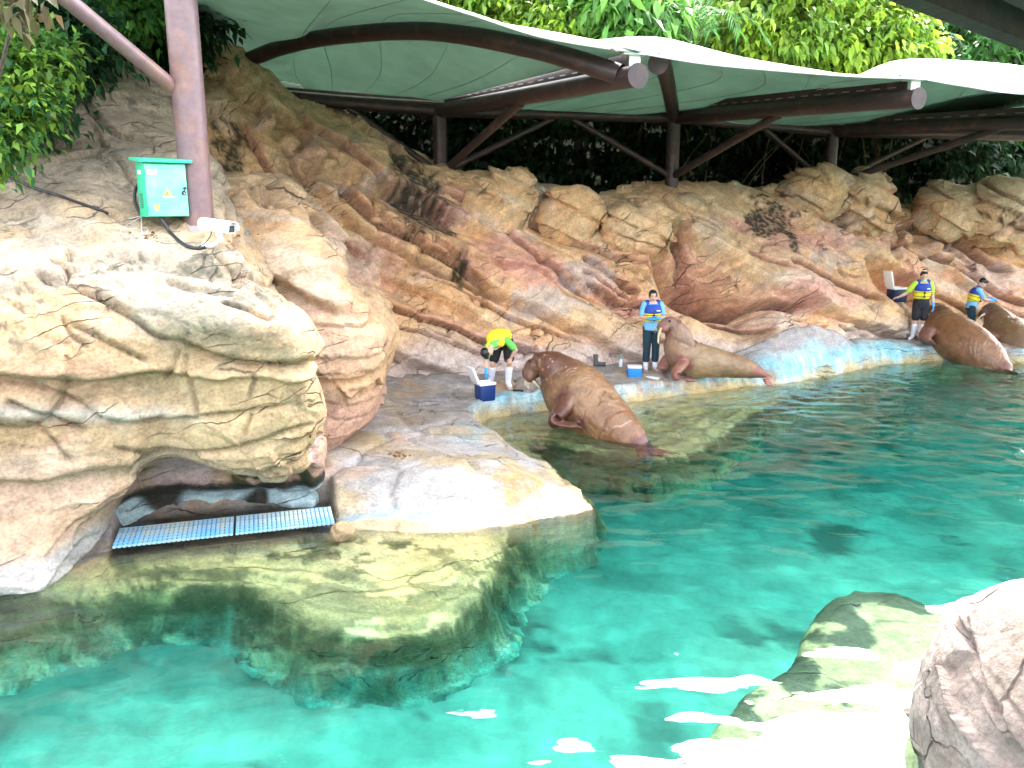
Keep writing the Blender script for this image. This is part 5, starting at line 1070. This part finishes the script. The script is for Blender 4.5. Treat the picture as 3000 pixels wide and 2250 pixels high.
def blobs_at(L): return [(uvY(u, v, Y), (r, r * .9, r * .8)) for u, v, Y, r in L]
tree('yellow-green tree above the near membrane edge, left of the broad-leaved one', (-1.2, 25.5, 4), blobs_at([(1330, 10, 25.5, 1.3), (1440, 70, 25, 1.2), (1540, 30, 25.5, 1.3), (1390, -60, 26, 1.4)]), 7000, .22, .052, YG, droop=.8)
tree('bright lime tree with drooping leaf clusters left of the first pipe end', (1.9, 24.8, 4), blobs_at([(1600, 100, 24.5, .95), (1680, 60, 24.5, 1.1), (1650, 0, 25, 1.2), (1730, 130, 24.3, .8)]), 6000, .22, .052, YG, droop=.8)
tree('mid-green tree with large pointed leaves above the first pipe end', (3.4, 24.0, 4), blobs_at([(1830, 60, 23.8, .95), (1870, 120, 23.6, .7), (1800, 0, 24, 1.0), (1910, 40, 24, .7)]), 2400, .42, .085, ((.05, .17, .03), (.15, .33, .06)), droop=.6, per=10, spread=.3)
tree('tall yellow-green tree in the middle of the upper right', (8.2, 26, 4), blobs_at([(2190, 40, 25, 1.5), (2290, 120, 24.6, 1.2), (2350, 20, 25, 1.5), (2210, 150, 24.8, 1.0), (2260, -60, 26, 1.7), (2430, 170, 24.6, .9)]), 9000, .23, .055, YG, droop=.9)
tree('rounded lime-green tree left of the visitors\' roof edge', (11.2, 26.5, 4), blobs_at([(2520, 120, 25, 1.2), (2610, 150, 25.2, 1.1), (2560, 50, 26, 1.4), (2660, 110, 25.6, 1.0), (2450, 70, 26, 1.2)]), 8000, .22, .052, YG, droop=.8)
tree('fresh green tree further back behind the lime-green one', (13.5, 31, 5), blobs_at([(2720, 110, 30, 1.6), (2800, 170, 29.5, 1.4), (2650, 30, 31, 1.9), (2590, -40, 32, 2.0)]), 6000, .26, .06, FG, droop=.6)
tree('dark tree half hidden by the visitors\' roof at the right border', (18.5, 30, 5), blobs_at([(2900, 170, 29, 1.5), (2980, 120, 29.5, 1.7), (3050, 200, 29, 1.6), (2890, 60, 31, 1.8)]), 4500, .26, .06, MG, droop=.6)
for i, (u, Y, lab) in enumerate(((1240, 29, 'dark green tree behind the near membrane'), (1560, 30, 'deep green tree behind the two yellow-green ones'), (1960, 30, 'deep green tree behind the feathery palm'), (2330, 31, 'deep green tree behind the tall yellow-green one'), (2700, 35, 'distant green tree showing small sky gaps'), (3080, 34, 'distant dark tree at the right border'))):
    b = uvY(u, 330, Y); tree(lab, (b[0], Y, 4), blobs_at([(u, 150, Y, 2.4), (u - 90, 60, Y, 2.3), (u + 90, 50, Y, 2.4), (u, -60, Y + .5, 2.5), (u + 30, 250, Y, 2.4)]), 5200, .32, .085, (BG if i % 2 else MG), droop=.5, trunk=.22)
# feathery palm
def palm(label, base, height, fr, col):
    root = empty('palm', tuple(base), label, 'palm', None); Cs, Ds, Cl = [], [], []; st = []
    for k in range(fr):
        a = k * 2.4; el = .25 + .9 * ((k * .618) % 1); d = A((math.cos(a), math.sin(a) * .8, 0)); Lf = 2.2
        P = curve([(0, 0, height), A((0, 0, height)) + d * Lf * .35 + A((0, 0, Lf * .5 * el)), A((0, 0, height)) + d * Lf * .75 + A((0, 0, Lf * .55 * el)), A((0, 0, height)) + d * Lf + A((0, 0, Lf * .25 * el - .3))], 26)
        st.append(tube_np(P, np.linspace(.02, .005, 26), 5)); T = np.gradient(P, axis=0); T /= np.linalg.norm(T, axis=1)[:, None]
        for s in (-1, 1):
            sv = np.cross(T, (0, 0, 1)); Cs.append(P[4:]); Ds.append((sv * s + T * .7 + A((0, 0, -.15)))[4:]); Cl.append(np.tile(A(col), (22, 1)) * (1 + .3 * rng.rand(22, 1)))
    C, D, c = np.concatenate(Cs), np.concatenate(Ds), np.concatenate(Cl)
    put('fronds', leaf_mesh('fronds', C, D, .42, .018, c), root); put('stem', mesh_list('stem', [tube_np([(0, 0, -.3), (.05, 0, height * .5), (0, 0, height)], [.08, .06, .05], 10)] + st, [mat('palm_stem', (.10, .16, .05), rough=.7)]), root)
palm('feathery green palm above the middle membrane', (uvY(2020, 200, 24)[0], 24.2, 4.0), 4.0, 13, (.08, .24, .06))
palm('smaller dark palm left of the feathery one', (uvY(1975, 200, 25)[0], 25.2, 4.0), 3.6, 9, (.03, .12, .03))
# dark thicket in the shade below the canopy
ORD = 'first second third fourth fifth sixth seventh eighth ninth tenth eleventh twelfth thirteenth fourteenth fifteenth sixteenth seventeenth'.split()
for i in range(17):
    x = -9.5 + i * 1.65; Y = 23.2 + .26 * max(x, -4) + .5 * math.sin(i * 2.1)
    hh = 5.4 + .6 * math.sin(i * 1.3)
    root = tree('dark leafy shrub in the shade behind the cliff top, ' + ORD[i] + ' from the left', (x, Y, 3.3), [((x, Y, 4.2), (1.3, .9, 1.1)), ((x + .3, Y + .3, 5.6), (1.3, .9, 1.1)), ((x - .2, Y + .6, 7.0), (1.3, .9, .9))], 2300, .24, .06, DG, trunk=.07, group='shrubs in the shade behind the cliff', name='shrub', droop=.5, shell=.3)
# bare bamboo canes leaning in the thicket
for i in range(10):
    x = 4.5 + i * .75 + rng.normal() * .3; Y = 22.1 + .26 * x; a = rng.normal() * .7
    put('bamboo_cane', mesh_list('bamboo_cane', [tube_np(curve([(0, 0, 0), (a * .5, .1, 1.0), (a * 1.3, .1, 2.0)], 8), np.linspace(.018, .006, 8), 6)], [mat('dry_cane', (.16, .13, .08), rough=.7)]), loc=(x, Y, 3.9), label='thin dry bamboo cane leaning in the shade under the canopy', cat='cane', group='dry bamboo canes')
# left side: dark tree behind the pillar, bright-tipped bush over the rock
tree('dark glossy tree filling the upper left behind the pillar', uvY(330, 330, 15.5), blobs_at([(250, 70, 14.8, .95), (400, 40, 15.2, 1.1), (480, 120, 15.8, .75), (330, 140, 15.2, .6), (200, 0, 14.5, 1.0), (420, -60, 15.5, 1.2), (520, 20, 16, .9), (130, 60, 14.2, .8)]), 11000, .17, .042, ((.012, .05, .022), (.03, .11, .035)), group='trees and bushes at the upper left', droop=.45)
tree('bright green sprays of leaves over the dark tree at the top left', uvY(300, 330, 14.8), blobs_at([(330, 25, 13.8, .4), (420, 10, 14, .35), (360, 60, 13.8, .3), (470, 35, 14.2, .3)]), 1100, .15, .04, ((.06, .20, .04), (.16, .36, .06)), trunk=.05, group='trees and bushes at the upper left', droop=.4, spread=.2)
tree('yellow-tipped green bush hanging over the rock at the left border', uvY(-60, 470, 10.2), blobs_at([(20, 190, 9.6, .42), (110, 140, 9.9, .35), (40, 300, 9.4, .38), (-20, 400, 9.3, .35), (100, 250, 9.6, .26), (-60, 240, 9.6, .5), (30, 370, 9.3, .24), (-10, 480, 9.2, .16), (150, 190, 10.2, .25)]), 6000, .14, .036, ((.03, .13, .035), (.26, .42, .05)), trunk=.05, group='trees and bushes at the upper left', droop=.3, spread=.14, lk=.85)
tree('dark green bush behind the yellow-tipped one', uvY(40, 330, 12.5), blobs_at([(60, 120, 11.6, .8), (160, 190, 12, .6), (20, 260, 11.2, .7), (180, 80, 12, .7), (-40, 60, 11.4, .9), (90, 320, 10.8, .4), (230, 190, 12.6, .3)]), 8000, .15, .04, ((.012, .05, .022), (.03, .12, .04)), trunk=.06, group='trees and bushes at the upper left', droop=.4, lk=1.0)
tree('withered brown and olive leaves hanging at the top left corner', uvY(-20, 100, 8.6), blobs_at([(30, 20, 8.2, .22), (80, 50, 8.2, .14), (10, 60, 8.2, .14), (110, 10, 8.2, .16)]), 90, .20, .055, ((.06, .045, .02), (.12, .13, .05)), trunk=.02, group='trees and bushes at the upper left', droop=1.2, per=8, spread=.12, lk=.8)
# ------------------------------------------------------------------ small things on the rocks
dg = bpy.context.evaluated_depsgraph_get(); dg.update()
def hit(u, v, out=.0):       # where the sight line through a photo pixel meets the rock
    d = Vector(uvY(u, v, 1.0)) - Vector((0, 0, CAM_H)); d.normalize()
    o = Vector((0, 0, CAM_H))
    for _ in range(6):
        ok, p, n, i, ob, m = scene.ray_cast(dg, o, d)
        if not ok: return None
        if ob.name.startswith(('rock_', 'boulder')): return A(p + n * out)
        o = p + d * .01
    return None
def drape(pts, r, out=None, k=60):
    three = any(len(q) == 3 for q in pts); P = []
    if three:
        for q in pts:
            h = hit(q[0], q[1], r * .6) if len(q) == 2 else A(uvY(*q))
            if h is not None: P.append(h)
        return curve(P, k)
    for q in catmull(A(pts, float), np.linspace(0, len(pts) - 1, 46)):
        h = hit(q[0], q[1], r * 1.1)
        if h is not None: P.append(h)
    P = A(P)
    for _ in range(2): P[1:-1] = (P[:-2] + 2 * P[1:-1] + P[2:]) / 4
    return P
def cable(name, pts, r, material, label, cat='cable', seg=10):
    P = drape(pts, r); o = P[0]; return put(name, mesh_list(name, [tube_np(P - o, r, seg)], [material]), loc=tuple(o), label=label, cat=cat)
# green switch box on the pillar
BX = A(uvY(478, 556, 9.72)); yaw = R(42)
bxr = empty('electrical_box', tuple(BX - A((0, 0, .31))), 'mint green electrical box with warning triangle mounted on the pillar', 'electrical box', rz=yaw)
M['box'] = mat('mint_enamel', (.16, .56, .48), rough=.35, alt=(.26, .62, .55), altscale=5, altlo=.45, althi=.7, grain=.06); M['boxside'] = mat('green_enamel', (.03, .50, .28), rough=.4, grain=.08)
def pb_(name, c, s, m, par, bev=.004, rot=None): return put(name, mesh_list(name, [box_np(c, s, rot, bev)], [m]), par)
body = pb_('housing', (0, .02, .31), (.47, .24, .60), M['boxside'], bxr, .006)
door = pb_('door', (.0, -.112, .305), (.455, .016, .575), M['box'], bxr, .004)
V, F = box_np((0, 0, 0), (.58, .36, .035), bev=.005); put('lid', mesh_list('lid', [([A(v) + A((0, .0, .632 + (.02 if v[1] > 0 else -.01))) for v in V], F)], [M['boxside']]), bxr)
for i in range(9): pb_('louvre', (-.237, .03, .11 + i * .019), (.008, .09, .007), M['darkgrey'], body, .001)
pb_('label_plate', (-.236, .03, .50), (.006, .10, .045), M['white'], body, .002)
pb_('sticker', (-.155, -.1215, .50), (.115, .003, .05), M['white'], door, .0008)
tri = lambda s, y, z0: ([(-s, y, z0), (s, y, z0), (0, y, z0 + s * 1.75), (-s, y + .003, z0), (s, y + .003, z0), (0, y + .003, z0 + s * 1.75)], [[0, 1, 2], [5, 4, 3], [0, 3, 4, 1], [1, 4, 5, 2], [2, 5, 3, 0]])
put('warning_triangle', mesh_list('warning_triangle', [tri(.052, -.124, .24)], [mat('sign_border', (.50, .42, .10), rough=.5)], smooth=False), door)
put('warning_field', mesh_list('warning_field', [tri(.036, -.127, .249)], [mat('sign_rust', (.48, .22, .05), rough=.6, alt=(.60, .40, .2), altscale=30)], smooth=False), door)
put('warning_bolt', mesh_list('warning_bolt', [([(.004, -.129, .292), (-.010, -.129, .272), (.001, -.129, .274), (-.003, -.129, .256), (.011, -.129, .278), (.001, -.129, .277)], [[0, 1, 2, 3, 4, 5]])], [mat('sign_black', (.05, .03, .02), rough=.6)], smooth=False), door)
pb_('caption_strip', (.012, -.1225, .228), (.135, .004, .014), M['white'], door, .001)
put('rust_stain', mesh_list('rust_stain', [([A((-.13 + .028 * math.cos(a) * (1 + .2 * math.sin(3 * a)), -.1212, .115 + .045 * math.sin(a) * (1 + .15 * math.cos(2 * a)))) for a in np.linspace(0, 6.1, 18)], [list(range(18))])], [mat('rust', (.48, .25, .07), rough=.8, alt=(.6, .5, .2), altscale=30)], smooth=False), door)
put('lock', mesh_list('lock', [tube_np([(.185, -.121, .275), (.185, -.14, .275)], .022, 16), tube_np([(.185, -.139, .28), (.192, -.143, .325)], .008, 8), ball((.194, -.143, .328), (.02, .006, .015))], [M['black']]), door)
put('keyhole', mesh_list('keyhole', [tube_np([(.185, -.138, .273), (.185, -.143, .273)], .010, 12)], [mat('chrome', (.7, .7, .72), rough=.2, metal=1)]), door)
for z in (.10, .50): put('hinge', mesh_list('hinge', [tube_np([(-.226, -.124, z - .03), (-.226, -.124, z + .03)], .009, 10)], [M['boxside']]), bxr)
for z in (.14, .46): pb_('mounting_bracket', (.12, .19, z), (.30, .10, .03), M['steel'], bxr, .003)
# security camera
CB = hit(605, 722, .0); CB = CB if CB is not None else A(uvY(605, 722, 9.4))
cam_y = CB[1] - .06; hc0 = A(uvY(598, 656, cam_y)); hc1 = A(uvY(676, 668, cam_y - .20))
cr_ = empty('security_camera', tuple(CB), 'white bullet security camera on a bent arm below the pillar', 'camera', )
ax = unit(hc1 - hc0); sx = unit(np.cross(ax, (0, 0, 1))); ux = np.cross(sx, ax); Rm = Matrix((tuple(ax), tuple(-sx), tuple(ux))).transposed(); mid = (hc0 + hc1) / 2 - CB; Lc = np.linalg.norm(hc1 - hc0)
def cbox(name, c, s, m, par=cr_, bev=.008): v, f = box_np(c, s, None, bev); return put(name, mesh_list(name, [([A(Rm @ Vector(q)) + mid for q in v], f)], [m]), par)
cbox('housing', (0, 0, -.012), (Lc, .105, .10), M['white'], bev=.018)
hv = []; hfz = []
for i, x in enumerate((-Lc / 2 - .02, Lc / 2 + .05)):
    for j in range(13):
        a = math.pi * j / 12; hv.append(A(Rm @ Vector((x, .075 * math.cos(a), -.01 + .082 * math.sin(a) ** .7 if math.sin(a) > 1e-6 else -.03))) + mid)
hfz = [[j, j + 1, 13 + j + 1, 13 + j] for j in range(12)]
hm = mesh_list('sun_shield', [(hv, hfz)], [M['white']]); so = put('sun_shield', hm, cr_); sm_ = so.modifiers.new('t', 'SOLIDIFY'); sm_.thickness = .006
cbox('bezel', (Lc / 2 + .004, 0, -.012), (.012, .108, .098), M['white'], bev=.004); cbox('front_glass', (Lc / 2 + .011, 0, -.01), (.004, .085, .075), mat('lens_glass', (.02, .025, .03), rough=.05), bev=.002)
arm = curve([mid + A(Rm @ Vector((.03, 0, -.07))), mid + A(Rm @ Vector((.04, 0, -.15))), A(uvY(648, 700, cam_y - .08)) - CB, A(uvY(630, 716, cam_y - .02)) - CB, A((0, -.01, .0))], 20)
put('arm', mesh_list('arm', [tube_np(arm, .026, 14)], [M['white']]), cr_); put('joint', mesh_list('joint', [tube_np([arm[0] + A((0, 0, -.035)), arm[0] + A((0, 0, .045))], .04, 16)], [M['white']]), cr_)
put('wall_mount', mesh_list('wall_mount', [tube_np([(-.01, .05, -.01), (0, -.03, .01)], .05, 18)], [M['white']]), cr_)
# cables
cable('cable', [(-30, 500), (40, 528), (110, 558), (180, 578), (240, 600), (315, 628)], .016, M['black'], 'black cable running over the rock from the left border')
cable('cable', [(462, 628, 9.62), (478, 650, 9.6), (500, 685), (540, 718), (575, 730), (602, 728)], .020, M['black'], 'thick black cable looping from under the green box to the camera')
cable('cable', [(412, 530, 9.8), (396, 560, 9.85), (398, 600, 9.8), (420, 630, 9.75)], .018, M['black'], 'short black cable bowed beside the left edge of the box')
cable('cable', [(620, 668, float(cam_y)), (617, 690, float(cam_y) - .02), (600, 712, float(cam_y)), (575, 727)], .006, M['darkgrey'], 'thin grey lead hanging from the camera housing', seg=6)
gw = mat('grey_wire', (.45, .48, .50), rough=.4)
cable('wire', [(320, 628), (380, 640), (425, 628, 9.7), (380, 655), (352, 680), (380, 695), (430, 680), (425, 668), (380, 672)], .005, gw, 'pale thin wire coiled on the rock left of the box foot', 'wire', 6)
cable('wire', [(414, 632, 9.7), (416, 680), (430, 712), (455, 722), (475, 700)], .005, gw, 'pale thin wire hanging down from the box in a loop', 'wire', 6)
# drain cover of slats in the alcove
chn = channel(np.array([0.]), np.array([9.])); ga, ge, gn, gL = chn[1:]
GM = mat('blue_grating', (.10, .36, .66), rough=.5, alt=(.40, .45, .40), altscale=2.6, altlo=.43, althi=.54, grain=.25, gscale=14)
cut = .53; ns = 52
for pi, (s0, s1, lab) in enumerate(((.02, cut * gL - .012, 'left half of the blue and cream slatted drain cover under the overhang'), (cut * gL + .012, gL - .02, 'right half of the blue slatted drain cover under the overhang'))):
    o = A((ga[0] + ge[0] * s0, ga[1] + ge[1] * s0, .10)); gr = empty('drain_grate', tuple(o), lab, 'grating', 'drain grates', rz=math.atan2(ge[1], ge[0])); Lg = s1 - s0; wd = .54
    sm = mesh_list('slat', [box_np((0, wd / 2, 0), (.034, wd, .022), bev=.003)], [GM]); rm = mesh_list('rail', [box_np((Lg / 2, 0, 0), (Lg, .010, .018))], [GM])
    n_ = int(Lg / .047)
    for i in range(n_): put('slat', sm, gr, loc=(.02 + i * (Lg - .04) / (n_ - 1), 0, .012))
    for j in range(7): put('rail', rm, gr, loc=(0, .015 + j * (wd - .03) / 6, .016))
# water's-edge knob of rock by the grate end
kn = uvz(1003, 1560, .06); boulder('boulder', kn, (.13, .12, .12), 611, 'small pinkish knob of rock beside the right end of the drain', pal=PAL_PALE, sub=4, disp=.5)
# coolers
def cooler(label, loc, yaw, s, colr, openlid=None, grp='coolers of the keepers'):
    w, d, h = s; root = empty('cooler', loc, label, 'cooler', grp, rz=yaw); m = mat('cooler_plastic', colr, rough=.4, grain=.06)
    v, f = box_np((0, 0, h * .42), (w, d, h * .84), bev=.012); v = [A(q) * A((1 - .08 * (1 - q[2] / h), 1 - .08 * (1 - q[2] / h), 1)) for q in v]; put('tub', mesh_list('tub', [(v, f)], [m]), root)
    t = .028; z = h * .86
    if openlid is None: put('lid', mesh_list('lid', [box_np((0, 0, h * .92), (w * 1.03, d * 1.03, h * .17), bev=.012)], [M['white']]), root)
    else:
        rim = [box_np((0, s_ * (d / 2 - t / 2), z + .012), (w * 1.04, t, .045), bev=.006) for s_ in (-1, 1)] + [box_np((s_ * (w / 2 - t / 2), 0, z + .012), (t, d - t * 2, .045), bev=.004) for s_ in (-1, 1)]
        put('rim', mesh_list('rim', rim, [M['white']]), root); put('liner', mesh_list('liner', [box_np((0, 0, z - .004), (w - .05, d - .05, .006))], [M['white']]), root)
        a, ax_ = openlid; rot = Matrix.Rotation(a, 3, ax_)
        off = A((-w / 2 - .01, 0, z + .05)) if ax_ == 'Y' else A((0, d / 2 + .01, z + .05))
        v, f = box_np((w / 2 if ax_ == 'Y' else 0, 0 if ax_ == 'Y' else -d / 2, .02), (w * 1.02, d * 1.02, .045), bev=.012)
        lid = put('lid', mesh_list('lid', [([A(rot @ Vector(q)) + off for q in v], f)], [M['white']]), root)
        v, f = box_np((w / 2 if ax_ == 'Y' else 0, 0 if ax_ == 'Y' else -d / 2, -.004), (w * .82, d * .82, .012), bev=.004); put('lid_liner', mesh_list('lid_liner', [([A(rot @ Vector(q)) + off for q in v], f)], [M['white']]), lid)
    for s_ in (-1, 1): put('handle', mesh_list('handle', [tube_np(curve([(s_ * (w / 2 - .0), -.06, z - .05), (s_ * (w / 2 + .022), -.05, z - .09), (s_ * (w / 2 + .022), .05, z - .09), (s_ * (w / 2), .06, z - .05)], 12), .007, 8)], [m]), root)
    return root
c1 = uvz(1421, 1160, .34); cooler('open dark navy cooler with white lid in front of the bending man', (c1[0], c1[1], ground_z(c1[0], c1[1]) - .01), R(28), (.30, .27, .34), (.008, .035, .16), (R(-112), 'Y'))
c2 = uvz(1859, 1092, .36); cooler('bright blue cooler with closed white lid at the standing woman\'s feet', (c2[0], c2[1], ground_z(c2[0], c2[1]) - .01), R(-4), (.27, .21, .26), (.015, .22, .72))
c3 = uvY(2626, 884, 20.55); cooler('open dark navy cooler with white lid held up beside the rock recess', c3, R(14), (.40, .30, .38), (.008, .02, .06), (R(-105), 'Y'))
boulder('boulder', (c3[0] - .1, c3[1] + .25, c3[2] - .42), (.62, .5, .42), 640, 'brown rock shoulder under the raised cooler', sub=5, tone=.8)
# spray bottle, lid on the floor, dark fittings
b = uvz(1818, 1076, .36); bz = ground_z(b[0], b[1]); sb = empty('spray_bottle', (b[0], b[1], bz), 'clear spray bottle with teal nozzle beside the bright blue cooler', 'bottle'); M['clear'] = mat('milky_plastic', (.62, .70, .74), rough=.3)
put('flask', mesh_list('flask', [tube_np([(0, 0, 0), (0, 0, .10), (0, 0, .13), (0, 0, .165), (0, 0, .18)], [.036, .036, .03, .014, .012], 18)], [M['clear']]), sb); put('nozzle', mesh_list('nozzle', [box_np((0, 0, .215), (.03, .06, .05), bev=.006), tube_np([(0, 0, .178), (0, 0, .2)], .014, 12), box_np((0, -.03, .19), (.012, .012, .05))], [mat('teal', (.03, .42, .36), rough=.4)]), sb)
t = uvz(1912, 1097, .36); put('tray', mesh_list('tray', [box_np((0, 0, .02), (.27, .17, .035), bev=.012), box_np((0, 0, .041), (.20, .10, .008), bev=.003)], [M['white']]), loc=(t[0], t[1], ground_z(t[0], t[1])), rot=(R(3), R(2), R(-14)), label='white plastic tray lying flat on the ledge in front of the standing woman', cat='tray')
l = uvz(1745, 1072, .4); lz = ground_z(l[0], l[1]); el_ = empty('pipe_elbow', (l[0], l[1], lz), 'dark grey L-shaped pipe fitting against the foot of the cliff', 'pipe fitting')
put('upright_pipe', mesh_list('upright_pipe', [tube_np([(0, 0, .02), (0, .03, .24)], .045, 16), tube_np([(0, .02, .19), (0, .03, .245)], .052, 16)], [M['darkgrey']]), el_); put('lying_pipe', mesh_list('lying_pipe', [tube_np([(0, 0, .045), (.2, -.02, .05)], .04, 16), tube_np([(.16, -.015, .048), (.205, -.02, .05)], .047, 16)], [M['darkgrey']]), el_)
q = uvz(1518, 1136, .36); put('scrubbing_brush', mesh_list('scrubbing_brush', [box_np((0, 0, .025), (.20, .045, .022), bev=.008), box_np((0, 0, .008), (.19, .036, .018))], [M['black']]), loc=(q[0], q[1], ground_z(q[0], q[1])), rot=(0, 0, R(-12)), label='small black brush on the ledge beside the bending man\'s boot', cat='brush')
# fallen leaves
fl = []
for i in range(70):
    u, v = random.Random(i).choice(((1170, 1335), (930, 1270), (1270, 1240), (420, 690), (700, 690))); rr = random.Random(i * 7 + 1); h = hit(u + rr.gauss(0, 26), v + rr.gauss(0, 7), .004)
    if h is not None: fl.append(h)
if fl:
    F_ = A(fl); D_ = np.stack([rng.normal(size=len(F_)), rng.normal(size=len(F_)), .12 * rng.normal(size=len(F_))], 1); c_ = np.tile(A((.16, .07, .03)), (len(F_), 1)) * (.6 + .8 * rng.rand(len(F_), 1))
    put('fallen_leaves', leaf_mesh('fallen_leaves', F_, D_, .06, .018, c_), kind='stuff', label='dry brown leaves scattered in the hollows of the rock')
